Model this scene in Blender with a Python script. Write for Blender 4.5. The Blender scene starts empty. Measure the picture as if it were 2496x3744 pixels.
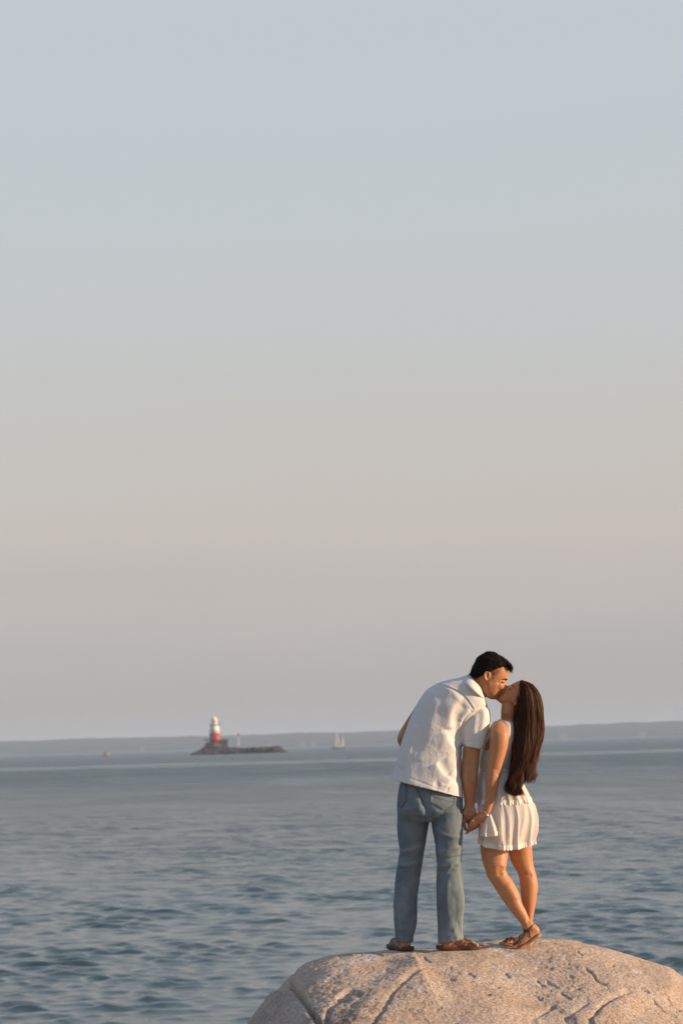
import bpy, math, random
import numpy as np
from mathutils import Vector, Matrix, Euler
from mathutils.bvhtree import BVHTree

random.seed(7)
rng = np.random.default_rng(7)
scene = bpy.context.scene
COL = scene.collection

# ------------------------------------------------------------------ camera
EYE = 6.0                                   # camera height above the water
PW, PH = 2496.0, 3744.0                     # frame used for measuring
LENS = 85.0
FPX = LENS / 36.0 * PH
PITCH = math.radians(5.47)
ROLL = math.radians(-1.66)
cam_data = bpy.data.cameras.new('camera')
cam = bpy.data.objects.new('camera', cam_data)
COL.objects.link(cam)
cam_data.sensor_fit = 'VERTICAL'
cam_data.sensor_height = 36.0
cam_data.sensor_width = 24.0
cam_data.lens = LENS
cam_data.clip_start = 0.1
cam_data.clip_end = 90000.0
CAM_R = Matrix.Rotation(math.pi / 2 + PITCH, 3, 'X') @ Matrix.Rotation(ROLL, 3, 'Z')
cam.matrix_world = Matrix.Translation((0, 0, EYE)) @ CAM_R.to_4x4()
cam_data.dof.use_dof = True
cam_data.dof.focus_distance = 14.0
cam_data.dof.aperture_fstop = 5.0
scene.camera = cam
CR = np.array(CAM_R)

def at(px, py, Y):
    """Point of the place that lies Y metres out and is seen at the measured spot."""
    d = CR @ np.array([(px - PW / 2) / FPX, -(py - PH / 2) / FPX, -1.0])
    return np.array([0, 0, EYE]) + d * (Y / d[1])

# ------------------------------------------------------------------ sky and sun
SUN_AZ = math.radians(81.0)     # measured from straight behind the camera, towards the right
SUN_EL = math.radians(15.0)
sun_dir = Vector((math.sin(SUN_AZ) * math.cos(SUN_EL), -math.cos(SUN_AZ) * math.cos(SUN_EL), math.sin(SUN_EL)))
world = bpy.data.worlds.new('World')
scene.world = world
world.use_nodes = True
nt = world.node_tree
nt.nodes.clear()
def wn(t, **k):
    n = nt.nodes.new(t)
    for a, b in k.items():
        setattr(n, a, b)
    return n
w_out = wn('ShaderNodeOutputWorld')
w_bg = wn('ShaderNodeBackground')
sky = wn('ShaderNodeTexSky', sky_type='NISHITA', sun_disc=False)
sky.sun_elevation = SUN_EL
sky.sun_rotation = math.atan2(sun_dir.x, sun_dir.y)
sky.dust_density = 3.0
sky.air_density = 1.2
sky_s = wn('ShaderNodeMix', data_type='RGBA', blend_type='MULTIPLY')
sky_s.inputs[0].default_value = 1.0
nt.links.new(sky.outputs[0], sky_s.inputs[6])
sky_s.inputs[7].default_value = (0.10, 0.10, 0.10, 1)
geo = wn('ShaderNodeTexCoord')
sep = wn('ShaderNodeSeparateXYZ')
nt.links.new(geo.outputs['Generated'], sep.inputs[0])
# thin veil of high cloud: colour by height above the horizon, the same all round
ramp = wn('ShaderNodeValToRGB')
ramp.color_ramp.interpolation = 'B_SPLINE'
def s2l(c):
    return tuple(((v / 255.0) / 12.92 if v / 255.0 <= 0.04045 else (((v / 255.0) + 0.055) / 1.055) ** 2.4) for v in c)
stops = [(0.0, (183, 179, 176)), (0.03, (186, 181, 178)), (0.055, (194, 188, 185)), (0.083, (205, 196, 192)), (0.112, (204, 198, 192)),
         (0.15, (203, 203, 201)), (0.20, (199, 204, 206)), (0.27, (199, 206, 212)), (0.36, (197, 206, 216)),
         (0.6, (156, 176, 206)), (1.0, (112, 140, 180))]
el = ramp.color_ramp.elements
while len(el) < len(stops):
    el.new(0.5)
for e, (p, c) in zip(el, stops):
    e.position = p
    e.color = (*s2l(c), 1)
# soft uneven streaks of the veil
mapn = wn('ShaderNodeMapping')
mapn.inputs['Scale'].default_value = (2.0, 2.0, 14.0)
nt.links.new(geo.outputs['Generated'], mapn.inputs[0])
nz = wn('ShaderNodeTexNoise')
nz.inputs['Scale'].default_value = 1.9
nz.inputs['Detail'].default_value = 4.0
nz.inputs['Roughness'].default_value = 0.45
nt.links.new(mapn.outputs[0], nz.inputs['Vector'])
msub = wn('ShaderNodeMath', operation='MULTIPLY_ADD')
nt.links.new(nz.outputs[0], msub.inputs[0])
msub.inputs[1].default_value = 0.055
msub.inputs[2].default_value = -0.0275
madd = wn('ShaderNodeMath', operation='ADD', use_clamp=True)
nt.links.new(sep.outputs[2], madd.inputs[0])
nt.links.new(msub.outputs[0], madd.inputs[1])
nt.links.new(madd.outputs[0], ramp.inputs[0])
mixs = wn('ShaderNodeMix', data_type='RGBA')
mixs.inputs[0].default_value = 0.90
nt.links.new(sky_s.outputs[2], mixs.inputs[6])
nt.links.new(ramp.outputs[0], mixs.inputs[7])
nt.links.new(mixs.outputs[2], w_bg.inputs[0])
w_bg.inputs[1].default_value = 0.735
nt.links.new(w_bg.outputs[0], w_out.inputs[0])

sl = bpy.data.lights.new('sun', 'SUN')
sl.energy = 5.0
sl.angle = math.radians(0.55)
sl.color = (1.0, 0.70, 0.43)
sun = bpy.data.objects.new('sun', sl)
COL.objects.link(sun)
sun.rotation_euler = sun_dir.to_track_quat('Z', 'Y').to_euler()
sun.location = (30, -10, 30)

scene.render.engine = 'CYCLES'
scene.cycles.use_denoising = True
scene.cycles.volume_bounces = 1
scene.view_settings.view_transform = 'Standard'
scene.view_settings.look = 'None'
scene.view_settings.exposure = 0.45
scene.view_settings.gamma = 1.0
scene.view_settings.use_curve_mapping = False

# ------------------------------------------------------------------ numeric helpers
def smooth01(x):
    x = np.clip(x, 0, 1)
    return x * x * (3 - 2 * x)

def _hash(ix, iy, iz, seed):
    h = (ix.astype(np.int64) * 374761393 + iy.astype(np.int64) * 668265263 + iz.astype(np.int64) * 2147483647 + seed * 1274126177) & 0xFFFFFFFF
    h = ((h ^ (h >> 13)) * 1274126177) & 0xFFFFFFFF
    h = (h ^ (h >> 16)) & 0xFFFFFF
    return h / float(0xFFFFFF) * 2 - 1

def vnoise(P, seed=0):
    P = np.asarray(P, float)
    i = np.floor(P).astype(np.int64)
    f = P - i
    f = f * f * f * (f * (f * 6 - 15) + 10)
    x, y, z = i[:, 0], i[:, 1], i[:, 2]
    r = 0
    for dx in (0, 1):
        wx = f[:, 0] if dx else 1 - f[:, 0]
        for dy in (0, 1):
            wy = f[:, 1] if dy else 1 - f[:, 1]
            for dz in (0, 1):
                wz = f[:, 2] if dz else 1 - f[:, 2]
                r = r + wx * wy * wz * _hash(x + dx, y + dy, z + dz, seed)
    return r

def fbm(P, octaves=4, gain=0.5, seed=0, lac=2.03):
    P = np.asarray(P, float)
    a, t, n = 1.0, 0.0, 0.0
    for k in range(octaves):
        t = t + a * vnoise(P * (lac ** k) + 17.3 * k, seed + k)
        n += a
        a *= gain
    return t / n

def catmull(P, sub):
    P = np.asarray(P, float)
    n = len(P)
    if n < 3:
        t = np.linspace(0, 1, sub * (n - 1) + 1)[:, None]
        return P[0] * (1 - t) + P[-1] * t
    Q = np.vstack([2 * P[0] - P[1], P, 2 * P[-1] - P[-2]])
    out = []
    for i in range(n - 1):
        p0, p1, p2, p3 = Q[i], Q[i + 1], Q[i + 2], Q[i + 3]
        for k in range(sub):
            t = k / sub
            out.append(0.5 * (2 * p1 + (p2 - p0) * t + (2 * p0 - 5 * p1 + 4 * p2 - p3) * t * t + (3 * p1 - p0 - 3 * p2 + p3) * t ** 3))
    out.append(P[-1])
    return np.array(out)

# ------------------------------------------------------------------ mesh helpers
def new_mesh(name, V, F):
    me = bpy.data.meshes.new(name)
    V = np.asarray(V, float)
    if isinstance(F, np.ndarray):
        n, k = F.shape
        me.vertices.add(len(V))
        me.vertices.foreach_set('co', V.astype(np.float32).ravel())
        me.loops.add(n * k)
        me.loops.foreach_set('vertex_index', F.astype(np.int32).ravel())
        me.polygons.add(n)
        me.polygons.foreach_set('loop_start', np.arange(0, n * k, k, dtype=np.int32))
        me.polygons.foreach_set('loop_total', np.full(n, k, dtype=np.int32))
        me.update(calc_edges=True)
    else:
        me.from_pydata([tuple(v) for v in V], [], [tuple(f) for f in F])
        me.update()
    return me

def mk(name, V, F, mat, parent=None, origin=None, smooth=True, attr=None):
    V = np.asarray(V, float)
    base = np.zeros(3)
    if parent is not None:
        base = np.array(parent.get('_o', (0, 0, 0)), float)
    elif origin is not None:
        base = np.array(origin, float)
    me = new_mesh(name, V - base, F)
    o = bpy.data.objects.new(name, me)
    COL.objects.link(o)
    if mat:
        me.materials.append(mat)
    if smooth:
        me.polygons.foreach_set('use_smooth', np.ones(len(me.polygons), dtype=bool))
    if attr:
        for k, a in attr.items():
            at_ = me.attributes.new(k, 'FLOAT', 'POINT')
            at_.data.foreach_set('value', np.asarray(a, np.float32))
    if parent is not None:
        o.parent = parent
    else:
        o.location = base
    o['_o'] = [float(x) for x in base]
    return o

def tag(o, label=None, cat=None, group=None, kind=None):
    if label: o['label'] = label
    if cat: o['category'] = cat
    if group: o['group'] = group
    if kind: o['kind'] = kind
    return o

def thing(name, loc, label, cat, group=None):
    o = bpy.data.objects.new(name, None)
    COL.objects.link(o)
    o.location = loc
    o['_o'] = [float(x) for x in loc]
    return tag(o, label, cat, group)

class MB:
    def __init__(s):
        s.V, s.F, s.n = [], [], 0
    def add(s, V, F):
        V = np.asarray(V, float)
        s.V.append(V)
        s.F += [tuple(int(i) + s.n for i in f) for f in F]
        s.n += len(V)
        return s
    def verts(s):
        return np.vstack(s.V)
    def box(s, c, d, rz=0.0):
        x, y, z = [a / 2 for a in d]
        P = np.array([[sx * x, sy * y, sz * z] for sz in (-1, 1) for sx, sy in ((-1, -1), (1, -1), (1, 1), (-1, 1))])
        R = np.array([[math.cos(rz), -math.sin(rz), 0], [math.sin(rz), math.cos(rz), 0], [0, 0, 1]])
        return s.add(P @ R.T + np.array(c), [(0, 3, 2, 1), (4, 5, 6, 7), (0, 1, 5, 4), (1, 2, 6, 5), (2, 3, 7, 6), (3, 0, 4, 7)])
    def lathe(s, c, prof, n=24):
        """prof: list of (radius, z) from bottom to top."""
        P = []
        for r, z in prof:
            for k in range(n):
                a = 2 * math.pi * k / n
                P.append((c[0] + r * math.cos(a), c[1] + r * math.sin(a), c[2] + z))
        F = []
        for i in range(len(prof) - 1):
            for k in range(n):
                F.append((i * n + k, i * n + (k + 1) % n, (i + 1) * n + (k + 1) % n, (i + 1) * n + k))
        F.append(tuple(range(n - 1, -1, -1)))
        F.append(tuple((len(prof) - 1) * n + k for k in range(n)))
        return s.add(P, F)
    def build(s, name, mat, parent=None, origin=None, smooth=False):
        return mk(name, s.verts(), s.F, mat, parent, origin, smooth)

def grid_faces(nr, nc, closed):
    r = np.arange(nr - 1)[:, None]
    c = np.arange(nc if closed else nc - 1)[None, :]
    c2 = (c + 1) % nc
    a = r * nc + c; b = r * nc + c2; d = (r + 1) * nc + c2; e = (r + 1) * nc + c
    return np.stack([a, b, d, e], -1).reshape(-1, 4)

# figures stand on the plane Y0 metres out; w is metres further away
Y0 = 14.0
def U(px, py, w=0.0):
    p = at(px, py, Y0)
    p[1] += w
    return p
fr = lambda ox, oy, k: (lambda u, v: (ox + u * k, oy + v * k))
fA = fr(1380, 2340, 680 / 1568)
fB = fr(1640, 2360, 400 / 1568)
fC = fr(1400, 2800, 660 / 1568)
fD = fr(1420, 2700, 380 / 1568)
fF = fr(1380, 3250, 700 / 1568)
fG = fr(1600, 2780, 400 / 1568)
fH = fr(1660, 2940, 200 / 1568)
fK = fr(1780, 2440, 120 / 1568)
fE = fr(640, 2580, 680 / 1568)

def ring_arr(f, rings, shrink=0.0):
    """rings: (Lu, Lv, Ru, Rv, front_r, back_r, w, exponent[, sag])  ->  world arrays"""
    out = []
    for r in rings:
        L = U(*f(r[0], r[1])); R = U(*f(r[2], r[3]))
        if shrink:
            d = (R - L); l = np.linalg.norm(d)
            k = min(shrink, l * 0.3)
            L = L + d / l * k; R = R - d / l * k
        sag = r[8] if len(r) > 8 else 0.0
        out.append([*L, *R, max(r[4] - shrink, 0.01), max(r[5] - shrink, 0.01), r[6], r[7], sag])
    return out

def ring_pts(row, th):
    L, R = row[0:3], row[3:6]
    df, db, w, e, sag = row[6:11]
    C = (L + R) / 2; A = (R - L) / 2
    c, s = np.cos(th), np.sin(th)
    cc = np.sign(c) * np.abs(c) ** (2 / e); ss = np.sign(s) * np.abs(s) ** (2 / e)
    P = C[None, :] + A[None, :] * cc[:, None]
    P[:, 1] += w + np.where(ss > 0, ss * db, ss * df)
    P[:, 2] -= sag * np.clip(-s, 0, 1) ** 1.5
    return P

def loft(rows, nseg=36, sub=5, cap0='flat', cap1='flat', recess=0.0, off=None):
    rows = np.array(rows, float)
    S = catmull(rows, sub) if len(rows) > 1 else rows
    S[:, 6:8] = np.maximum(S[:, 6:8], 0.004)
    th = np.linspace(0, 2 * math.pi, nseg, endpoint=False)
    P = [ring_pts(r, th) for r in S]
    def dome(P0, P1, k):
        c0, c1 = P0.mean(0), P1.mean(0)
        ax = c0 - c1; ax /= np.linalg.norm(ax) + 1e-9
        rad = np.linalg.norm(P0 - c0, axis=1).min() * k
        return [c0 + (P0 - c0) * math.cos(a) + ax * rad * math.sin(a) for a in (0.4, 0.8, 1.15, 1.4)]
    if cap0 in ('dome', 'low'): P = dome(P[0], P[1], 1.0 if cap0 == 'dome' else 0.3)[::-1] + P
    if cap1 in ('dome', 'low'): P = P + dome(P[-1], P[-2], 1.0 if cap1 == 'dome' else 0.3)
    if cap1 == 'open':      # a hollow end: the cloth turns in and runs back up inside
        c = P[-1].mean(0); ax = P[-4].mean(0) - c; ax /= np.linalg.norm(ax)
        inner = c + (P[-1] - c) * (1 - 0.0135 / np.linalg.norm(P[-1] - c, axis=1)[:, None])
        P = P + [inner + ax * 0.002, inner + ax * recess]
    G = np.vstack(P)
    nr = len(P)
    F = [tuple(f) for f in grid_faces(nr, nseg, True)]
    G = np.vstack([G, P[0].mean(0), P[-1].mean(0)])
    a, b = nr * nseg, nr * nseg + 1
    for k in range(nseg):
        F.append((a, (k + 1) % nseg, k))
        F.append((b, (nr - 1) * nseg + k, (nr - 1) * nseg + (k + 1) % nseg))
    return G, F

def tube(pts, nseg=12, sub=5, flat=1.0, up=(0, 1, 0), dome=True):
    """pts: (x, y, z, r) in the world"""
    S = catmull(np.array(pts, float), sub)
    C, r = S[:, :3], S[:, 3]
    T = np.gradient(C, axis=0)
    T /= np.linalg.norm(T, axis=1)[:, None] + 1e-12
    n = np.array(up, float)
    rows = []
    th = np.linspace(0, 2 * math.pi, nseg, endpoint=False)
    N = []
    for i in range(len(C)):
        n = n - T[i] * n.dot(T[i])
        if np.linalg.norm(n) < 1e-6:
            n = np.array([1.0, 0.1, 0.2]); n -= T[i] * n.dot(T[i])
        n = n / np.linalg.norm(n)
        N.append(n.copy())
    for i in range(len(C)):
        b = np.cross(T[i], N[i])
        rows.append(C[i] + r[i] * (np.cos(th)[:, None] * N[i] * flat + np.sin(th)[:, None] * b))
    if dome:
        def dm(i, s):
            b = np.cross(T[i], N[i])
            return [C[i] + s * T[i] * r[i] * math.sin(a) + r[i] * math.cos(a) * (np.cos(th)[:, None] * N[i] * flat + np.sin(th)[:, None] * b) for a in (0.5, 1.0, 1.35)]
        rows = dm(0, -1)[::-1] + rows + dm(-1, 1)
    nr = len(rows)
    G = np.vstack(rows + [rows[0].mean(0)[None], rows[-1].mean(0)[None]])
    F = [tuple(f) for f in grid_faces(nr, nseg, True)]
    a, b = nr * nseg, nr * nseg + 1
    for k in range(nseg):
        F.append((a, (k + 1) % nseg, k))
        F.append((b, (nr - 1) * nseg + k, (nr - 1) * nseg + (k + 1) % nseg))
    return G, F

def ptube(f, pts, **k):
    """pts: (u, v, w, r)"""
    return tube([(*U(*f(p[0], p[1]), p[2]), p[3]) for p in pts], **k)

def ell(c, r, rot=0.0, n=16):
    """ellipsoid; rot turns it in the x-z plane"""
    th = np.linspace(0, math.pi, n)[1:-1]
    ph = np.linspace(0, 2 * math.pi, 2 * n, endpoint=False)
    P = np.array([[math.sin(t) * math.cos(p), math.sin(t) * math.sin(p), math.cos(t)] for t in th for p in ph] + [[0, 0, 1], [0, 0, -1]])
    P = P * np.array(r)
    R = np.array([[math.cos(rot), 0, math.sin(rot)], [0, 1, 0], [-math.sin(rot), 0, math.cos(rot)]])
    nr, nc = n - 2, 2 * n
    F = [tuple(f) for f in grid_faces(nr, nc, True)]
    a, b = nr * nc, nr * nc + 1
    for k in range(nc):
        F.append((a, k, (k + 1) % nc))
        F.append((b, (nr - 1) * nc + (k + 1) % nc, (nr - 1) * nc + k))
    return P @ R.T + np.array(c), F

def normals(V, F):
    F = np.asarray(F)
    if F.shape[1] == 4:
        n = np.cross(V[F[:, 2]] - V[F[:, 0]], V[F[:, 3]] - V[F[:, 1]])
    else:
        n = np.cross(V[F[:, 1]] - V[F[:, 0]], V[F[:, 2]] - V[F[:, 0]])
    N = np.zeros_like(V)
    for k in range(F.shape[1]):
        np.add.at(N, F[:, k], n)
    return N / (np.linalg.norm(N, axis=1)[:, None] + 1e-12)

def laplace(V, F, it=5, k=0.5, mask=None):
    E = np.vstack([F[:, [i, (i + 1) % F.shape[1]]] for i in range(F.shape[1])])
    E = np.vstack([E, E[:, ::-1]])
    deg = np.bincount(E[:, 0], minlength=len(V)).astype(float)
    for _ in range(it):
        S = np.stack([np.bincount(E[:, 0], weights=V[E[:, 1], a], minlength=len(V)) for a in range(3)], 1)
        D = S / np.maximum(deg, 1)[:, None] - V
        V = V + D * (k if mask is None else k * mask[:, None])
    return V

def remesh(mb, voxel, it=4):
    me = new_mesh('tmp', mb.verts(), mb.F)
    o = bpy.data.objects.new('tmp', me)
    COL.objects.link(o)
    m = o.modifiers.new('r', 'REMESH')
    m.mode = 'VOXEL'
    m.voxel_size = voxel
    dg = bpy.context.evaluated_depsgraph_get()
    ev = o.evaluated_get(dg)
    m2 = bpy.data.meshes.new_from_object(ev)
    V = np.zeros(len(m2.vertices) * 3); m2.vertices.foreach_get('co', V); V = V.reshape(-1, 3)
    L = np.zeros(len(m2.loops), dtype=np.int32); m2.loops.foreach_get('vertex_index', L)
    F = L.reshape(-1, 4)
    bpy.data.objects.remove(o)
    bpy.data.meshes.remove(me); bpy.data.meshes.remove(m2)
    V = laplace(V, F, it)
    return V, F

def poly_xz(f, pts, sub=4):
    P = np.array([U(*f(*p)) for p in pts])
    P = catmull(P, sub) if len(P) > 2 else P
    return P[:, [0, 2]]

def dist_poly(V, P, reach=1e9):
    """signed distance in the x-z plane to polyline P, and position along it 0..1"""
    N_ = len(V)
    best = np.full(N_, 1e9); sgn = np.ones(N_); tt = np.zeros(N_)
    lo = P.min(0) - reach; hi = P.max(0) + reach
    ix = np.nonzero((V[:, 0] > lo[0]) & (V[:, 0] < hi[0]) & (V[:, 2] > lo[1]) & (V[:, 2] < hi[1]))[0]
    if len(ix) == 0:
        return best, sgn, tt
    q = V[ix][:, [0, 2]]
    b_ = np.full(len(ix), 1e9); s_ = np.ones(len(ix)); t_ = np.zeros(len(ix))
    n = len(P) - 1
    for i in range(n):
        a, b = P[i], P[i + 1]
        d = b - a; l2 = d.dot(d) + 1e-12
        t = np.clip(((q - a) @ d) / l2, 0, 1)
        e = q - (a + t[:, None] * d)
        ds = e[:, 0] ** 2 + e[:, 1] ** 2
        m = ds < b_
        b_[m] = ds[m]; s_[m] = np.sign(d[0] * e[m, 1] - d[1] * e[m, 0]); t_[m] = (i + t[m]) / n
    best[ix] = np.sqrt(b_); sgn[ix] = s_; tt[ix] = t_
    return best, sgn, tt

def ridge(V, N, f, pts, wl, wr, h, fade=0.15, front=True):
    """raise (h>0) or sink the camera-side skin along a line; wl/wr = widths left and right of its direction"""
    P = poly_xz(f, pts)
    d, s, t = dist_poly(V, P, 3 * max(wl, wr))
    wd = np.where(s > 0, wl, wr)
    g = np.exp(-(d / wd) ** 2)
    if fade > 0:
        g *= smooth01(t / fade) * smooth01((1 - t) / fade)
    if front:
        g *= smooth01((-N[:, 1] + 0.1) / 0.4)
    return V + N * (g * h)[:, None]

def bvh(V, F):
    return BVHTree.FromPolygons([tuple(v) for v in V], [tuple(int(i) for i in f) for f in F])

def cast(bv, p, w0=-1.0):
    """nearest skin seen from the camera side at x,z of p"""
    o = Vector((p[0], p[1] + w0, p[2]))
    h = bv.ray_cast(o, Vector((0, 1, 0)))
    return h

def drape(bv, f, rows, off, thick, nu=10, nv=None, sub=3):
    """rows: polylines (u,v) of equal length, laid on the skin -> thin shell"""
    R = [np.array([U(*f(*p)) for p in row]) for row in rows]
    R = [catmull(r, sub) if len(r) > 2 else catmull(r, sub * 2) for r in R]
    if len(R) > 1:
        A = np.array(R)
        A = np.array([catmull(A[:, j], sub) for j in range(A.shape[1])]).transpose(1, 0, 2)
    else:
        A = np.array(R)
    nr, nc = A.shape[:2]
    O = np.zeros((nr, nc, 3)); NN = np.zeros((nr, nc, 3)); ok = np.zeros((nr, nc), bool)
    for i in range(nr):
        for j in range(nc):
            h = cast(bv, A[i, j])
            if h[0] is not None:
                O[i, j] = h[0]; NN[i, j] = h[1]; ok[i, j] = True
                if NN[i, j][1] > 0: NN[i, j] *= -1
    my = np.median(O[ok][:, 1]) if ok.any() else Y0
    for i in range(nr):
        for j in range(nc):
            if not ok[i, j]:
                # take the depth of the nearest sample that touched
                k = np.argwhere(ok)
                if len(k):
                    m = k[np.argmin(((k - [i, j]) ** 2).sum(1))]
                    q2 = A[i, j].copy(); q2[1] = O[m[0], m[1]][1]
                    nb = bv.find_nearest(Vector(q2))
                    O[i, j] = nb[0]; NN[i, j] = NN[m[0], m[1]]
                else:
                    O[i, j] = A[i, j]; NN[i, j] = (0, -1, 0)
    T = O + NN * (off + thick); B = O + NN * (off - 0.004)
    V = np.vstack([T.reshape(-1, 3), B.reshape(-1, 3)])
    g = grid_faces(nr, nc, False)
    F = [tuple(x) for x in g] + [tuple(x[::-1] + nr * nc) for x in g]
    n = nr * nc
    bd = [(0, j) for j in range(nc)] + [(i, nc - 1) for i in range(1, nr)] + [(nr - 1, j) for j in range(nc - 2, -1, -1)] + [(i, 0) for i in range(nr - 2, 0, -1)]
    ix = [i * nc + j for i, j in bd]
    for a, b in zip(ix, ix[1:] + ix[:1]):
        F.append((a, b, b + n, a + n))
    return V, F

def strip(bv, f, pts, width, off=0.0, thick=0.002, sub=4):
    """a band of the given width (metres) laid along a line on the skin"""
    P = np.array([U(*f(*p)) for p in pts])
    P = catmull(P, sub)
    T = np.gradient(P[:, [0, 2]], axis=0); T /= np.linalg.norm(T, axis=1)[:, None] + 1e-9
    Nn = np.stack([-T[:, 1], T[:, 0]], 1)
    V, F = [], []
    rows = []
    wv = np.broadcast_to(np.asarray(width, float), (len(P),)) if np.ndim(width) == 0 else np.interp(np.linspace(0, 1, len(P)), np.linspace(0, 1, len(width)), width)
    last = None
    for s in (-1, -0.33, 0.33, 1):
        row = []
        for i in range(len(P)):
            q = P[i].copy(); q[0] += Nn[i, 0] * wv[i] / 2 * s; q[2] += Nn[i, 1] * wv[i] / 2 * s
            h = cast(bv, q)
            if h[0] is None:
                q2 = q.copy(); q2[1] = last[0][1] if last is not None else Y0
                nb = bv.find_nearest(Vector(q2))
                n = np.array(nb[1]); p_ = np.array(nb[0])
                if n.dot(q2 - p_) < 0: n = -n
                row.append((p_, n))
            else:
                n = np.array(h[1]);
                if n[1] > 0: n = -n
                last = (np.array(h[0]), n)
                row.append(last)
        rows.append(row)
    nr, nc = 4, len(P)
    T = np.array([[a + n * (off + thick * (1.0 if k in (1, 2) else 0.6)) for a, n in r] for k, r in enumerate(rows)])
    B = np.array([[a + n * (off - 0.003) for a, n in r] for r in rows])
    V = np.vstack([T.reshape(-1, 3), B.reshape(-1, 3)])
    g = grid_faces(nr, nc, False)
    n = nr * nc
    F = [tuple(x) for x in g] + [tuple(x[::-1] + n) for x in g]
    bd = [(0, j) for j in range(nc)] + [(i, nc - 1) for i in range(1, nr)] + [(nr - 1, j) for j in range(nc - 2, -1, -1)] + [(i, 0) for i in range(nr - 2, 0, -1)]
    ix = [i * nc + j for i, j in bd]
    for a, b in zip(ix, ix[1:] + ix[:1]):
        F.append((a, b, b + n, a + n))
    return V, F

# ------------------------------------------------------------------ materials
class Mat:
    def __init__(s, name, base=(0.5, 0.5, 0.5), rough=0.6, **kw):
        s.m = bpy.data.materials.new(name)
        s.m.use_nodes = True
        s.nt = s.m.node_tree
        s.b = s.nt.nodes['Principled BSDF']
        s.out = s.nt.nodes['Material Output']
        s.b.inputs['Base Color'].default_value = (*base, 1)
        s.b.inputs['Roughness'].default_value = rough
        for k, v in kw.items():
            s.b.inputs[k].default_value = v
        s.tc = s.nt.nodes.new('ShaderNodeTexCoord')
    def n(s, t, **kw):
        x = s.nt.nodes.new(t)
        for k, v in kw.items():
            setattr(x, k, v)
        return x
    def l(s, a, b):
        s.nt.links.new(a, b)
    def noise(s, scale, detail=4, rough=0.5, stretch=None, dist=0.0, coord='Object'):
        x = s.n('ShaderNodeTexNoise')
        x.inputs['Scale'].default_value = scale
        x.inputs['Detail'].default_value = detail
        x.inputs['Roughness'].default_value = rough
        x.inputs['Distortion'].default_value = dist
        src = s.tc.outputs[coord]
        if stretch:
            m = s.n('ShaderNodeMapping')
            m.inputs['Scale'].default_value = stretch
            s.l(src, m.inputs[0]); src = m.outputs[0]
        s.l(src, x.inputs['Vector'])
        return x.outputs[0]
    def ramp(s, fac, stops, interp='LINEAR'):
        r = s.n('ShaderNodeValToRGB')
        r.color_ramp.interpolation = interp
        e = r.color_ramp.elements
        while len(e) < len(stops): e.new(0.5)
        for q, (p, c) in zip(e, stops):
            q.position = p
            q.color = (*c, 1) if len(c) == 3 else c
        s.l(fac, r.inputs[0])
        return r.outputs[0]
    def mix(s, fac, a, b, mode='MIX'):
        m = s.n('ShaderNodeMix', data_type='RGBA', blend_type=mode)
        for i, v in ((0, fac), (6, a), (7, b)):
            if hasattr(v, 'is_output') or hasattr(v, 'links'):
                s.l(v, m.inputs[i])
            elif i == 0: m.inputs[0].default_value = v
            else: m.inputs[i].default_value = (*v, 1)
        return m.outputs[2]
    def math(s, op, a, b=None):
        m = s.n('ShaderNodeMath', operation=op)
        for i, v in ((0, a), (1, b)):
            if v is None: continue
            if hasattr(v, 'links'): s.l(v, m.inputs[i])
            else: m.inputs[i].default_value = v
        return m.outputs[0]
    def attr(s, name):
        a = s.n('ShaderNodeAttribute', attribute_name=name)
        return a.outputs['Fac']
    def color(s, c):
        s.l(c, s.b.inputs['Base Color']); return s
    def bump(s, h, strength=0.3, dist=0.01, prev=None):
        b = s.n('ShaderNodeBump')
        b.inputs['Strength'].default_value = strength
        b.inputs['Distance'].default_value = dist
        s.l(h, b.inputs['Height'])
        if prev: s.l(prev, b.inputs['Normal'])
        s.l(b.outputs[0], s.b.inputs['Normal'])
        return b.outputs[0]

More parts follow.
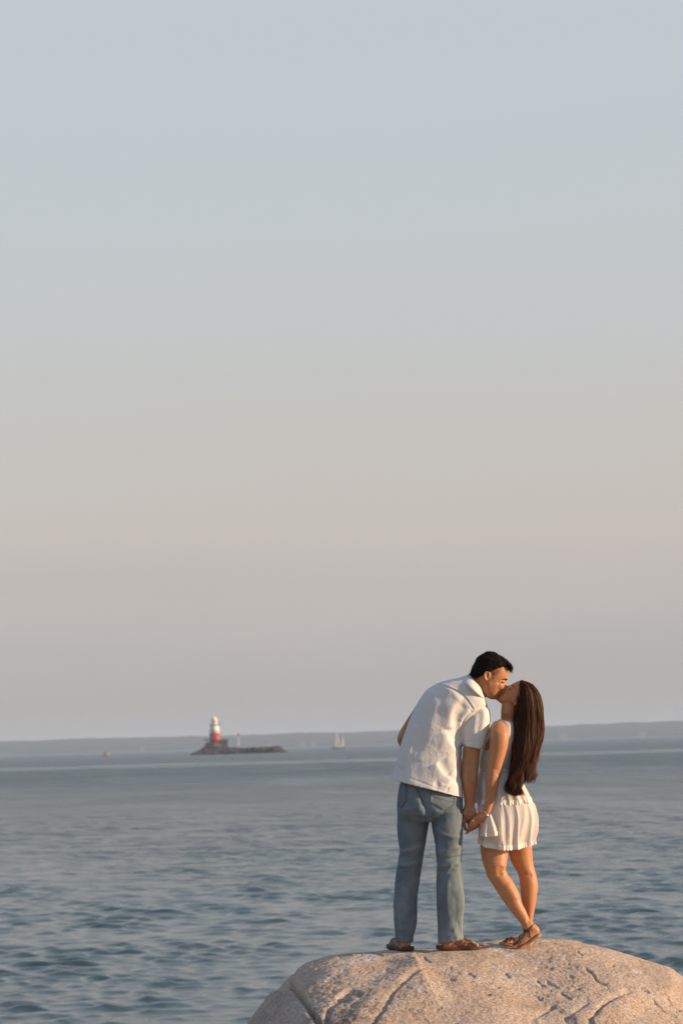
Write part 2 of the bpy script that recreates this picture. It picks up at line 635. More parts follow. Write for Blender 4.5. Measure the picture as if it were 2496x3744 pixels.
# ================================================================== SETTING
# ------------------------------------------------------------------ sea
def build_sea():
    fine = 0.0015
    half = math.radians(10.5)
    az = np.concatenate([np.linspace(-math.pi, -half, 60, endpoint=False), np.arange(-half, half, fine), np.linspace(half, math.pi, 60, endpoint=False)])
    lr = np.concatenate([np.linspace(math.log(1.5), math.log(38), 40, endpoint=False), np.arange(math.log(42), math.log(300), 0.0019), np.linspace(math.log(300), math.log(60000), 110)])
    r = np.exp(lr)
    nr, nc = len(r), len(az)
    Rr, Aa = np.meshgrid(r, az, indexing='ij')
    X = Rr * np.sin(Aa); Y = Rr * np.cos(Aa)
    Z = np.zeros_like(X)
    inside = smooth01((half - np.abs(Aa)) / math.radians(0.8)) * smooth01((Rr - 40) / 4) * smooth01((300 - Rr) / 120)
    g = np.random.default_rng(3)
    DX = np.zeros_like(X); DY = np.zeros_like(X)
    env = fbm(np.stack([X.ravel() / 3.0, Y.ravel() / 6.0, 0 * X.ravel()], 1), 3, seed=5).reshape(X.shape)
    env = np.clip(0.95 + 1.0 * env, 0.55, 1.7)
    for i in range(72):
        lam = 0.28 * (5.8 ** g.random())
        ang = math.radians(-90 + 8 + g.normal() * 38)
        k = 2 * math.pi / lam
        kx, ky = k * math.cos(ang), k * math.sin(ang)
        slope = 0.0270 * (1.25 if lam > 0.8 else 0.9)
        a = slope / k
        sp = fine * Rr * 1.4
        att = smooth01((lam / sp - 2.2) / 2.0)
        ph = kx * X + ky * Y + g.random() * 6.283
        A = a * att * env
        Z += A * np.cos(ph)
        DX -= A * np.sin(ph) * kx / k * 0.9
        DY -= A * np.sin(ph) * ky / k * 0.9
    V = np.stack([X + DX * inside, Y + DY * inside, Z * inside], -1).reshape(-1, 3)
    F = grid_faces(nr, nc, True)[:, ::-1]
    m = Mat('sea_water', (0.044, 0.078, 0.090), 0.12, IOR=1.333)
    # fine ripples everywhere, wider chop further out, calm slicks stretched along the shore
    h1 = m.noise(4.2, 4, 0.62, (0.65, 1.25, 1.0))
    h2 = m.noise(0.55, 4, 0.62, (0.7, 1.5, 1.0))
    h3 = m.noise(0.11, 3, 0.6, (0.6, 1.6, 1.0))
    sl = m.noise(0.0016, 2, 0.5, (0.35, 2.3, 1.0))
    slick = m.ramp(sl, [(0.50, (1, 1, 1)), (0.60, (0.55, 0.55, 0.55))])
    geo = m.n('ShaderNodeNewGeometry')
    ln = m.n('ShaderNodeVectorMath', operation='LENGTH'); m.l(geo.outputs['Position'], ln.inputs[0])
    far = m.n('ShaderNodeMapRange'); m.l(ln.outputs['Value'], far.inputs[0])
    far.inputs[1].default_value = 90; far.inputs[2].default_value = 320; far.inputs[3].default_value = 0.05; far.inputs[4].default_value = 1.0
    rg = m.n('ShaderNodeMapRange'); m.l(ln.outputs['Value'], rg.inputs[0])
    rg.inputs[1].default_value = 80; rg.inputs[2].default_value = 500; rg.inputs[3].default_value = 0.08; rg.inputs[4].default_value = 0.32
    # one long calm slick lying across the bay
    sx = m.n('ShaderNodeSeparateXYZ'); m.l(geo.outputs['Position'], sx.inputs[0])
    yy = m.math('ADD', sx.outputs[1], m.math('MULTIPLY', m.math('SUBTRACT', m.noise(0.006, 3, 0.6, (1.0, 0.3, 1.0)), 0.5), 420.0))
    band = m.math('SUBTRACT', 1.0, m.math('MINIMUM', m.math('ABSOLUTE', m.math('DIVIDE', m.math('SUBTRACT', yy, 880.0), 130.0)), 1.0))
    m.l(m.math('MULTIPLY', rg.outputs[0], m.math('SUBTRACT', 1.0, m.math('MULTIPLY', band, 0.55))), m.b.inputs['Roughness'])
    slick = m.math('MULTIPLY', slick, m.math('SUBTRACT', 1.0, m.math('MULTIPLY', band, 0.5)))
    gust = m.ramp(m.noise(0.032, 5, 0.62, (1.0, 0.42, 1.0), 0.4), [(0.34, (0.25, 0.25, 0.25)), (0.66, (1.0, 1.0, 1.0))])
    slick = m.math('MULTIPLY', m.math('MULTIPLY', slick, gust), 1.7)
    s2 = m.math('MULTIPLY', m.math('MULTIPLY', h2, far.outputs[0]), slick)
    s3 = m.math('MULTIPLY', m.math('MULTIPLY', h3, far.outputs[0]), slick)
    hs = m.math('ADD', m.math('MULTIPLY', h1, 0.024), m.math('ADD', m.math('MULTIPLY', s2, 1.3), m.math('MULTIPLY', s3, 3.4)))
    m.bump(hs, 0.9, 1.0)
    o = mk('sea', V, F, m.m)
    return tag(o, 'grey-blue sea with small wind ripples', kind='structure')
build_sea()

# ------------------------------------------------------------------ far shore
def build_shore():
    D = 8000.0
    prof = [(-900, 2752, 2722), (0, 2732 + 28, 2706), (200, 2755, 2699), (480, 2747, 2692), (800, 2738, 2684), (1100, 2729, 2676), (1250, 2725, 2673), (1700, 2712, 2659), (2000, 2703, 2651), (2250, 2696, 2640), (2500, 2689, 2631), (3400, 2663, 2600)]
    xs = np.array([at(p[0], p[1], D)[0] for p in prof]); hs = np.array([at(p[0], p[2], D)[2] for p in prof])
    x = np.linspace(xs[0], xs[-1], 900)
    h = np.interp(x, xs, hs)
    rows = [(0.0, -1.5), (4, 1.2), (30, 7), (70, 0.35), (140, 0.6), (260, 0.85), (420, 1.0), (700, 0.98), (1000, 0.6), (1200, -1.0)]
    P = []
    for i, (dy, k) in enumerate(rows):
        zz = np.full_like(x, k) if (i < 3 or k < 0) else h * k
        nse = fbm(np.stack([x / 45, np.full_like(x, dy / 60.0 + 3.1), 0 * x], 1), 4, 0.6, seed=11)
        big = fbm(np.stack([x / 420, np.full_like(x, dy / 300.0), 0 * x], 1), 2, seed=21)
        if 3 <= i <= 8:
            zz = zz + nse * 3.2 + big * 2.0 - 1.5
        P.append(np.stack([x, D + dy + fbm(np.stack([x / 200, 0 * x, 0 * x + i], 1), 3, seed=31) * 20, zz], 1))
    V = np.vstack(P)
    F = grid_faces(len(rows), len(x), False)
    m = Mat('far_woods', (0.05, 0.065, 0.04), 0.95)
    c = m.noise(0.02, 5, 0.65)
    m.color(m.ramp(c, [(0.3, (0.026, 0.034, 0.026)), (0.55, (0.045, 0.052, 0.038)), (0.75, (0.08, 0.072, 0.055))]))
    o = mk('far_shore', V, F, m.m)
    tag(o, 'low wooded far shore fading into haze along the horizon', kind='structure')
    # pale houses along the water
    mw = Mat('pale_clapboard', (0.62, 0.58, 0.52), 0.8); mw.color(mw.ramp(mw.noise(0.3, 3), [(0.3, (0.20, 0.18, 0.165)), (0.7, (0.28, 0.26, 0.24))]))
    mr = Mat('slate_roof', (0.10, 0.09, 0.09), 0.8); mr.color(mr.ramp(mr.noise(0.4, 3), [(0.3, (0.07, 0.065, 0.065)), (0.7, (0.14, 0.12, 0.11))]))
    spots = [(985, 2715, 15, 'pale house on the far shore nearest the lighthouse islet'), (1105, 2714, 17, 'pale house on the far shore left of the sailing boat'), (1146, 2713, 14, 'smaller pale house on the far shore just left of the sailing boat'),
             (2057, 2691, 24, 'large pale house on the far shore just right of the long hair'), (2345, 2680, 20, 'wide pale house on the far shore near the right edge'), (520, 2732, 15, 'pale house on the far shore left of the lighthouse')]
    for (px, py, wd, lab) in spots:
        p = at(px, py, D - 12)
        base = np.array([p[0], p[1], 0.0 + 6.0])
        t = thing('house', base, lab, 'house', 'pale houses on the far shore')
        hh = wd * 0.55
        MB().box((base[0], base[1], base[2] + hh / 2 - 3), (wd, 10, hh + 6)).build('wall', mw.m, t)
        a = base + [0, 0, hh]
        v = [(-wd / 2 - .5, -5.6, 0), (wd / 2 + .5, -5.6, 0), (wd / 2 + .5, 5.6, 0), (-wd / 2 - .5, 5.6, 0), (-wd / 2 - .5, 0, hh * .5), (wd / 2 + .5, 0, hh * .5)]
        mk('roof', np.array(v) + a, [(0, 1, 5, 4), (2, 3, 4, 5), (0, 4, 3), (1, 2, 5), (3, 2, 1, 0)], mr.m, t, smooth=False)
build_shore()

# ------------------------------------------------------------------ lighthouse on its islet
LD = 2040.0
UM = LD / FPX                                  # metres per measured pixel out there
def build_light():
    g = np.random.default_rng(12)
    pl = at(700, 2760, LD); pr = at(1046, 2752, LD)
    x0, x1 = pl[0], pr[0]
    mrk = Mat('dark_riprap', (0.09, 0.08, 0.07), 0.9)
    c = mrk.noise(0.35, 5, 0.6)
    mrk.color(mrk.ramp(c, [(0.3, (0.02, 0.02, 0.018)), (0.55, (0.045, 0.040, 0.036)), (0.75, (0.13, 0.10, 0.075))]))
    mrk.bump(mrk.noise(1.2, 4), 0.6, 0.4)
    # islet body: a long low bank of broken stone
    nx, ny = 150, 40
    X, Yy = np.meshgrid(np.linspace(x0 - 2, x1 + 2, nx), np.linspace(-11, 11, ny), indexing='ij')
    t = (X - x0) / (x1 - x0)
    top = np.interp(t, [-0.05, 0.0, 0.08, 0.14, 0.35, 0.5, 0.8, 0.93, 1.0, 1.05], [-1.5, 0.4, 3.6, 6.4, 6.6, 4.6, 4.6, 5.4, 1.4, -1.5])
    sec = 1 - smooth01((np.abs(Yy) - 4.0) / 7.0)
    P = np.stack([X.ravel(), Yy.ravel(), 0 * X.ravel()], 1)
    Z = (top + 1.5) * sec - 1.5 + (fbm(P / 2.3, 3, 0.6, seed=4) * 1.2 * (sec.ravel() > 0.02)).reshape(X.shape)
    V = np.stack([X, LD + Yy, Z], -1).reshape(-1, 3)
    o = mk('islet', V, grid_faces(nx, ny, False), mrk.m, smooth=False)
    tag(o, 'low dark islet of broken stone under the lighthouse', kind='structure')
    # big stones along the front
    kx = 0
    stone_v, stone_f = ell((0, 0, 0), (1, 1, 1), n=7)
    for i in range(46):
        tt = g.random()
        s = 0.9 + 1.1 * g.random()
        P = stone_v * np.array([s * 1.3, s, s * 0.75])
        P = P * (1 + 0.25 * vnoise(stone_v * 1.7 + i * 3.1, 9))[:, None]
        xx = x0 + (x1 - x0) * (0.02 + 0.96 * tt)
        zt = np.interp(tt, [0, 0.1, 0.9, 1], [0.6, 5, 5.2, 1.0])
        P = P + np.array([xx, LD - 10.0 + 5 * g.random(), zt * g.random() * 0.75 + 0.2])
        s_ = mk('stone', P, stone_f, mrk.m, o, smooth=False)
    # tower
    cx, _, _ = at(*fE(337, 350), LD)
    zb = 7.6
    zof = lambda v: at(*fE(337, v), LD)[2]
    red = Mat('red_paint', (0.5, 0.03, 0.016), 0.55); red.color(red.ramp(red.noise(0.6, 4), [(0.3, (0.36, 0.022, 0.010)), (0.7, (0.46, 0.034, 0.015))]))
    wht = Mat('white_paint', (0.80, 0.78, 0.72), 0.5); wht.color(wht.ramp(wht.noise(0.5, 4), [(0.3, (0.72, 0.69, 0.62)), (0.7, (0.84, 0.82, 0.77))]))
    blk = Mat('dark_iron', (0.03, 0.03, 0.03), 0.5); blk.color(blk.ramp(blk.noise(1.5, 3), [(0.3, (0.02, 0.02, 0.02)), (0.7, (0.05, 0.045, 0.04))]))
    grn = Mat('granite_block', (0.22, 0.19, 0.16), 0.9); grn.color(grn.ramp(grn.noise(0.6, 5), [(0.3, (0.055, 0.05, 0.045)), (0.7, (0.16, 0.13, 0.105))]))
    gls = Mat('lantern_glass', (0.75, 0.72, 0.62), 0.15); gls.color(gls.ramp(gls.noise(0.8, 2), [(0.3, (0.6, 0.58, 0.5)), (0.7, (0.8, 0.77, 0.68))]))
    root = thing('lighthouse', (cx, LD, zb), 'conical lighthouse, red below and white above, on the dark islet', 'lighthouse')
    z1, z2, z3, z4, z5 = zof(312), zof(234), zof(165), zof(120), zof(92)
    c = (cx, LD, 0)
    r0, r1, r2 = 49 * .4337 * UM, 44 * .4337 * UM, 30 * .4337 * UM
    MB().lathe(c, [(r0 + 2.2, zb - 1), (r0 + 2.0, zof(335)), (r0 + 0.8, zof(330)), (r0 + 0.6, z1)], 28).build('base', grn.m, root, smooth=False)
    MB().lathe(c, [(r0, z1 - 0.2), (r1, z2)], 32).build('red_band', red.m, root, smooth=True)
    MB().lathe(c, [(r1 - 0.02, z2), (r2 + 0.5, z3)], 32).build('white_band', wht.m, root, smooth=True)
    g_ = MB().lathe(c, [(r2 + 0.3, z3 - 0.5), (r2 + 1.6, z3), (r2 + 1.6, z3 + 0.25), (r2 + 1.2, z3 + 0.3)], 28).build('gallery', blk.m, root, smooth=False)
    for k in range(12):
        a = k / 12 * 2 * math.pi
        MB().box((cx + (r2 + 1.5) * math.cos(a), LD + (r2 + 1.5) * math.sin(a), z3 + 0.85), (0.09, 0.09, 1.2)).build('railing_post', blk.m, g_)
    MB().lathe(c, [(r2 - 0.6, z3 + 0.2), (r2 - 0.6, z3 + 1.4), (r2 - 0.55, z4 - 0.2)], 10).build('lantern_room', wht.m, root, smooth=False)
    for k in range(10):
        a = (k + .5) / 10 * 2 * math.pi
        rr = (r2 - 0.5) * math.cos(math.pi / 10) + 0.03
        MB().box((cx + rr * math.cos(a), LD + rr * math.sin(a), (z3 + 1.5 + z4 - .3) / 2), (0.06, 1.2, z4 - z3 - 2.0), a).build('lantern_pane', gls.m, root)
    MB().lathe(c, [(r2 - 0.1, z4 - 0.2), (r2 - 0.3, z4 + 0.3), (r2 * 0.45, (z4 + z5) / 2 + .4), (0.35, z5), (0.35, z5 + 0.6), (0.12, z5 + .9), (0.06, zof(78))], 20).build('roof', wht.m, root, smooth=False)
    for (a, v) in ((-1.2, 290), (-1.2, 255), (-1.9, 205), (-0.7, 212)):
        zz = zof(v); t_ = (zz - z1) / (z3 - z1); rr = r0 + (r2 + .5 - r0) * t_
        MB().box((cx + rr * math.cos(a), LD + rr * math.sin(a), zz), (0.35, 0.9, 1.5), a).build('window', blk.m, root)
    # keeper's shed beside the tower, landing, pole
    sx, _, _ = at(*fE(405, 350), LD)
    b = thing('keepers_shed', (sx, LD - 1.5, zb), 'low stone shed against the right foot of the lighthouse', 'shed')
    hh = zof(305) - zb
    MB().box((sx, LD - 1.5, zb + hh / 2 - .4), (8.2, 6, hh + .8)).build('wall', grn.m, b)
    v = [(-4.5, -3.4, 0), (4.5, -3.4, 0), (4.5, 3.4, 0), (-4.5, 3.4, 0), (-4.5, 0, 1.9), (4.5, 0, 1.9)]
    mk('roof', np.array(v) + [sx, LD - 1.5, zb + hh], [(0, 1, 5, 4), (2, 3, 4, 5), (0, 4, 3), (1, 2, 5), (3, 2, 1, 0)], blk.m, b, smooth=False)
    MB().box((sx - 1.2, LD - 4.53, zb + 1.1), (1.1, 0.1, 2.2)).build('door', red.m, b)
    MB().box((sx + 1.6, LD - 4.53, zb + 1.7), (1.0, 0.1, 1.1)).build('window', blk.m, b)
    lx, _, _ = at(*fE(275, 350), LD)
    l_ = thing('boat_crane', (lx, LD - 2, zb), 'dark iron boat crane at the left foot of the lighthouse', 'crane')
    MB().box((lx, LD - 2, zb + 2.4), (0.9, 0.9, 5.6)).build('post', blk.m, l_)
    MB().box((lx - 1.4, LD - 2, zb + 5.0), (4.4, 0.6, 0.7)).build('arm', blk.m, l_)
    MB().box((lx + .4, LD - 2, zb + 0.8), (5.0, 3.0, 2.4)).build('winch_house', grn.m, l_)
    px, _, _ = at(*fE(538, 350), LD)
    p = thing('beacon_pole', (px, LD, zb - 0.5), 'thin pale beacon pole with a red top right of the lighthouse', 'pole')
    zt = at(*fE(530, 228), LD)[2]
    MB().lathe((px, LD, 0), [(0.28, zb - 1.2), (0.2, zt - 2.5)], 10).build('mast', wht.m, p)
    MB().lathe((px, LD, 0), [(0.2, zt - 2.6), (0.7, zt - 2.4), (0.7, zt - .6), (0.1, zt)], 12).build('daymark', red.m, p)
    return wht, blk
WHT, BLK = build_light()

# ------------------------------------------------------------------ boats
def build_boats():
    D = 2800.0
    p = at(1239, 2738, D); k = D / FPX
    hull = Mat('dark_hull', (0.06, 0.065, 0.08), 0.4); hull.color(hull.ramp(hull.noise(0.5, 3), [(0.3, (0.09, 0.095, 0.11)), (0.7, (0.14, 0.145, 0.16))]))
    sailm = Mat('sail_cloth', (0.78, 0.70, 0.62), 0.8); sailm.color(sailm.ramp(sailm.noise(0.4, 3), [(0.3, (0.55, 0.48, 0.42)), (0.7, (0.64, 0.58, 0.52))]))
    root = thing('sailing_boat', (p[0], D, 0), 'two-masted sailing boat with dark hull and narrow pale sails near the horizon', 'sailboat')
    def hullmesh(c, L, B, H, sheer, n=15):
        P, F = [], []
        for i in range(n):
            t = i / (n - 1)
            wd = B / 2 * (math.sin(math.pi * (0.08 + 0.86 * t)) ** 0.6)
            zt = H * (0.78 + sheer * (2 * t - 1) ** 2)
            x = (t - .5) * L
            for (yy, zz) in ((-wd, zt), (-wd * .95, H * .3), (-wd * .55, -0.4), (wd * .55, -0.4), (wd * .95, H * .3), (wd, zt)):
                P.append((c[0] + x * (1 if zz > 0 else .9), c[1] + yy, c[2] + zz))
        for i in range(n - 1):
            for j in range(6):
                F.append((i * 6 + j, i * 6 + (j + 1) % 6, (i + 1) * 6 + (j + 1) % 6, (i + 1) * 6 + j))
        F += [tuple(range(5, -1, -1)), tuple((n - 1) * 6 + j for j in range(6))]
        return P, F
    P, F = hullmesh((p[0], D, 0), 50 * k, 4.2, 9 * k * .75, 0.35)
    mk('hull', P, F, hull.m, root)
    MB().box((p[0] + 1, D, 2.6), (5.0, 2.0, 1.2)).build('cabin', WHT.m, root)
    for (dx, h, sw) in ((-2.0, 66 * k, 3.6), (5.2, 50 * k, 2.9)):
        MB().lathe((p[0] + dx, D, 0), [(0.18, 1.5), (0.10, h)], 8).build('mast', WHT.m, root)
        P = []
        for i in range(9):
            t = i / 8
            wd = sw * (1 - t) + .15
            for j in range(5):
                s = j / 4
                P.append((p[0] + dx - .15 - wd * s, D - .9 * math.sin(math.pi * s) * (1 - t) , 3.0 + (h - 3.4) * t + .0 * s))
        mk('sail', P, grid_faces(9, 5, False), sailm.m, root)
    P = []
    for i in range(9):
        t = i / 8
        for j in range(5):
            s = j / 4
            P.append((p[0] - 2.0 + .2 + 5.4 * (1 - t) * s * .55 + (1 - t) * 0.8, D - .7 * math.sin(math.pi * s) * (1 - t), 2.6 + (60 * k - 3.0) * t))
    mk('jib', P, grid_faces(9, 5, False), sailm.m, root)
    # motor boat
    D2 = 2650.0
    k2 = D2 / FPX
    q = at(389, 2764, D2)
    org = Mat('orange_hull', (0.62, 0.25, 0.12), 0.5); org.color(org.ramp(org.noise(0.5, 3), [(0.3, (0.36, 0.19, 0.12)), (0.7, (0.46, 0.25, 0.16))]))
    r2 = thing('motor_boat', (q[0], D2, 0), 'tiny orange motor boat out on the water left of the lighthouse', 'boat')
    P, F = hullmesh((q[0], D2, 0), 28 * k2, 2.8, 2.0, 0.4)
    mk('hull', P, F, org.m, r2)
    MB().box((q[0] - 1.2, D2, 2.6), (3.0, 1.8, 2.4)).build('cabin', org.m, r2)
    MB().box((q[0] - 1.2, D2 - .93, 3.0), (2.2, .06, .8)).build('window', BLK.m, r2)
    MB().box((q[0] + 2.4, D2, 2.0), (1.6, 1.4, 1.0)).build('engine_cover', WHT.m, r2)
build_boats()

# ------------------------------------------------------------------ haze
def build_haze():
    mb = MB().box((0, 4600, 29.0), (9000, 9800, 64.0))
    m = bpy.data.materials.new('sea_haze')
    m.use_nodes = True
    n = m.node_tree
    n.nodes.clear()
    out = n.nodes.new('ShaderNodeOutputMaterial')
    v = n.nodes.new('ShaderNodeVolumePrincipled')
    v.inputs['Color'].default_value = (0.62, 0.78, 1.0, 1)
    v.inputs['Density'].default_value = HAZE
    v.inputs['Anisotropy'].default_value = 0.0
    n.links.new(v.outputs[0], out.inputs['Volume'])
    o = mb.build('haze', m)
    tag(o, kind='stuff')
HAZE = 0.8e-4
build_haze()

# ------------------------------------------------------------------ rocky shore the photographer stands on
def build_ledge():
    nx, ny = 120, 70
    X, Yg = np.meshgrid(np.linspace(-60, 60, nx), np.linspace(-70, 7.5, ny), indexing='ij')
    P = np.stack([X.ravel(), Yg.ravel(), 0 * X.ravel()], 1)
    Z = 4.25 + fbm(P / 9, 4, 0.5, seed=91).reshape(X.shape) * 0.5 + np.clip(-Yg - 8, 0, 100) * 0.02
    Z -= smooth01((Yg - 5.0) / 2.5) * 6.0
    Z -= smooth01((np.abs(X) - 45) / 15) * 7.0
    m = Mat('shore_rock', (0.2, 0.17, 0.14), 0.9)
    m.color(m.ramp(m.noise(0.6, 6, 0.6), [(0.3, (0.10, 0.10, 0.06)), (0.5, (0.20, 0.165, 0.13)), (0.7, (0.30, 0.245, 0.20))]))
    m.bump(m.noise(4, 6, 0.65), 0.6, 0.1)
    o = mk('shore_ledge', np.stack([X, Yg, Z], -1).reshape(-1, 3), grid_faces(nx, ny, False), m.m)
    tag(o, 'rough granite shore under the photographer', kind='structure')
build_ledge()

# ------------------------------------------------------------------ boulder
SIL = [(300, 4300), (560, 4120), (760, 3940), (870, 3810), (925, 3744), (1000, 3645), (1075, 3548), (1125, 3512), (1200, 3488), (1280, 3477), (1420, 3474), (1520, 3466), (1600, 3462), (1680, 3457), (1750, 3447), (1850, 3444), (1960, 3447), (2080, 3455), (2180, 3472), (2300, 3510), (2400, 3543), (2496, 3580), (2700, 3676), (2900, 3920), (3150, 4250)]
_sx = np.array([at(p[0], p[1], 14.4)[0] for p in SIL]); _sz = np.array([at(p[0], p[1], 14.4)[2] for p in SIL])
def crest_z(x):
    return np.interp(x, _sx, _sz) + 0.02
def crest_y(x):
    return 13.95 + 0.33 * smooth01((x - 0.55) / 0.45)
def rock_line(V, pts, wl, wr, h, sub=4):
    """pts: measured points on the front of the boulder, taken on the plane 13.3 m out"""
    P = np.array([at(*p, 13.3)[[0, 2]] for p in pts])
    P = catmull(P, sub)
    # compare in the camera-side elevation
    Q = V.copy()
    s = 13.3 / V[:, 1]
    Q[:, 0] = V[:, 0] * s; Q[:, 2] = EYE + (V[:, 2] - EYE) * s
    d, sg, t = dist_poly(Q, P, 3 * max(wl, wr))
    g = np.exp(-(d / np.where(sg > 0, wl, wr)) ** 2) * smooth01(t / .12) * smooth01((1 - t) / .12)
    return g * h
FOOT_SPOTS = []
def build_rock():
    nx, na = 620, 480
    x = np.interp(np.linspace(0, 1, nx), [0, .08, .92, 1], [_sx[0], at(880, 3700, 14)[0], at(2540, 3700, 14)[0], _sx[-1]])
    sm = crest_z(x)
    for _ in range(30):
        sm[1:-1] = 0.25 * sm[:-2] + 0.5 * sm[1:-1] + 0.25 * sm[2:]
    # finer steps over the top that faces the camera
    u = np.linspace(0, 1, na)
    ang = np.interp(u, [0, 0.06, 0.88, 1.0], np.radians([0, 72, 107, 180]))
    Xg, Ag = np.meshgrid(x, ang, indexing='ij')
    zc = np.repeat(sm[:, None], na, 1)
    ry = 5.0 * np.sqrt(np.clip((zc + 1.5) / 6.3, 0.02, 1))
    Yg = crest_y(Xg) - ry * np.cos(Ag) * 1.0
    zb = -0.8
    Zg = zb + (zc - zb) * np.sin(Ag)
    V = np.stack([Xg, Yg, Zg], -1).reshape(-1, 3)
    F = grid_faces(nx, na, False)
    N = normals(V, F)
    if N[len(N) // 2, 2] < 0: F = F[:, ::-1]; N = -N
    topmask = smooth01((np.radians(118) - Ag.ravel()) / 0.2)
    d = fbm(V / 1.1, 2, 0.5, seed=41) * 0.028
    # layered fracture faces, tilted like the rock's grain
    R = np.array([[0.8, 0.1, 0.6], [-0.2, 1, 0.1], [-0.6, 0, 0.8]])
    G = (V @ R.T)
    st = fbm(G * np.array([1.3, 1.8, 4.2]), 3, 0.5, seed=51)
    d = d + np.sign(st) * np.abs(st) ** 1.6 * 0.030
    chip = np.abs(fbm(G * np.array([3, 4, 11]), 3, 0.5, seed=61))
    gate = smooth01((fbm(V / 0.35, 2, seed=66) - 0.12) / 0.2)
    d = d - 0.002 * np.exp(-(chip / 0.03) ** 2) * gate
    d = d + fbm(V / 0.07, 4, 0.6, seed=71) * 0.0058 + fbm(V / 0.018, 2, 0.6, seed=81) * 0.0028
    pit = fbm(G * np.array([22, 22, 46.0]), 3, 0.6, seed=95)
    d = d - 0.0022 * smooth01((pit - 0.26) / 0.12)
    hair_ = np.abs(fbm(G * np.array([5, 5, 22.0]), 3, 0.5, seed=97))
    gate2 = smooth01((fbm(V / 0.22, 2, seed=98) - 0.05) / 0.15)
    d = d - 0.004 * np.exp(-(hair_ / 0.016) ** 2) * gate2
    S = lambda u, v: (900 + u * 800 / 1568, 3400 + v * 800 / 1568)
    T = lambda u, v: (1700 + u * 796 / 1568, 3400 + v * 796 / 1568)
    L = lambda f, pts: [f(*p) for p in pts]
    # the big ledge running down to the left, its right face catching the sun
    d += rock_line(V, L(S, [(1260, 250), (1200, 285), (1130, 350), (1010, 440), (900, 560), (800, 680), (720, 800)]), 0.24, 0.06, 0.016)
    d += rock_line(V, L(S, [(1300, 290), (1180, 380), (1080, 470), (1020, 560), (950, 670), (880, 780)]), 0.008, 0.020, -0.012)
    d += rock_line(V, L(S, [(1440, 400), (1200, 560), (1100, 640), (1040, 800)]), 0.12, 0.22, 0.018)
    # cracks of the left shoulder
    d += rock_line(V, L(S, [(300, 370), (350, 440), (420, 520), (480, 610), (530, 700), (560, 800)]), 0.010, 0.015, -0.036)
    d += rock_line(V, L(S, [(345, 445), (270, 500), (240, 560)]), 0.009, 0.009, -0.030)
    d += rock_line(V, L(S, [(760, 520), (660, 540), (600, 600), (580, 720)]), 0.009, 0.016, -0.018)
    d += rock_line(V, L(S, [(840, 500), (740, 470), (640, 520)]), 0.012, 0.012, -0.022)
    d += rock_line(V, L(S, [(250, 440), (150, 600), (60, 740)]), 0.10, 0.16, 0.018)
    # ledges on the right
    d += rock_line(V, L(T, [(1240, 440), (1100, 480), (1000, 540), (930, 620), (850, 700), (760, 800)]), 0.008, 0.018, -0.016)
    d += rock_line(V, L(T, [(1568, 430), (1380, 440), (1200, 470), (1080, 560), (960, 680), (900, 760)]), 0.06, 0.24, 0.024)
    d += rock_line(V, L(T, [(670, 520), (560, 590), (440, 670), (340, 760)]), 0.008, 0.016, -0.010)
    d += rock_line(V, L(T, [(900, 520), (780, 600), (660, 690)]), 0.008, 0.016, -0.009)
    # short crisp cracks
    cracks = [(T, [(1340, 490), (1420, 560), (1540, 620)]), (T, [(1440, 480), (1500, 530), (1568, 560)]), (T, [(850, 265), (920, 320), (950, 370), (1030, 410)]), (T, [(580, 340), (620, 370), (680, 400)]), (T, [(510, 330), (545, 370), (580, 385)]),
              (T, [(0, 305), (40, 310), (75, 328)]), (T, [(290, 280), (310, 305), (330, 325)]), (T, [(680, 430), (730, 470), (770, 500)]), (T, [(200, 385), (230, 392), (258, 398)]), (T, [(1250, 430), (1290, 450), (1320, 465)]), (T, [(520, 460), (540, 475), (560, 472)]),
              (T, [(760, 420), (800, 418), (830, 422)]), (T, [(130, 440), (160, 445), (190, 442)]), (T, [(740, 315), (765, 325), (785, 330)]), (T, [(800, 170), (820, 180), (845, 190)]), (T, [(1010, 255), (1040, 262), (1070, 258)]), (S, [(900, 158), (940, 165), (985, 185)]), (S, [(1450, 345), (1475, 350), (1500, 352)]),
              (S, [(1270, 205), (1290, 235), (1330, 250)]), (S, [(650, 190), (700, 180), (760, 178)]), (S, [(380, 250), (340, 300), (330, 330)]), (S, [(480, 225), (510, 228), (535, 230)]), (T, [(470, 260), (560, 250), (640, 262)])]
    for f_, pts in cracks:
        d += rock_line(V, L(f_, pts), 0.004, 0.008, -0.010)
    V = V + N * (d * topmask)[:, None]
    # level the spots that carry feet so the soles rest on stone
    for (p, rad) in FOOT_SPOTS:
        dd = np.hypot(V[:, 0] - p[0], (V[:, 1] - p[1]))
        g = smooth01(1.35 - dd / rad) * (Ag.ravel() > 0.9) * (Ag.ravel() < 2.2)
        V[:, 2] += (p[2] - V[:, 2]) * g
    m = Mat('granite', (0.4, 0.32, 0.26), 0.85)
    n1 = m.noise(1.6, 6, 0.62); n2 = m.noise(11.0, 6, 0.7, (1, 1, 2.2)); n3 = m.noise(75.0, 4, 0.75); n4 = m.noise(4.5, 5, 0.65, (1, 1, 1.6), 0.6)
    base = m.ramp(n1, [(0.30, (0.48, 0.385, 0.315)), (0.5, (0.59, 0.475, 0.385)), (0.72, (0.66, 0.545, 0.45))])
    warm = m.ramp(n4, [(0.42, (0, 0, 0)), (0.66, (1, 1, 1))])
    col = m.mix(m.math('MULTIPLY', warm, 0.60), base, (0.54, 0.36, 0.22))
    grey = m.ramp(n2, [(0.54, (0, 0, 0)), (0.68, (1, 1, 1))])
    col = m.mix(m.math('MULTIPLY', grey, 0.68), col, (0.27, 0.24, 0.225))
    spk = m.ramp(n3, [(0.38, (0.30, 0.29, 0.28)), (0.48, (1, 1, 1)), (0.64, (1.4, 1.38, 1.33))])
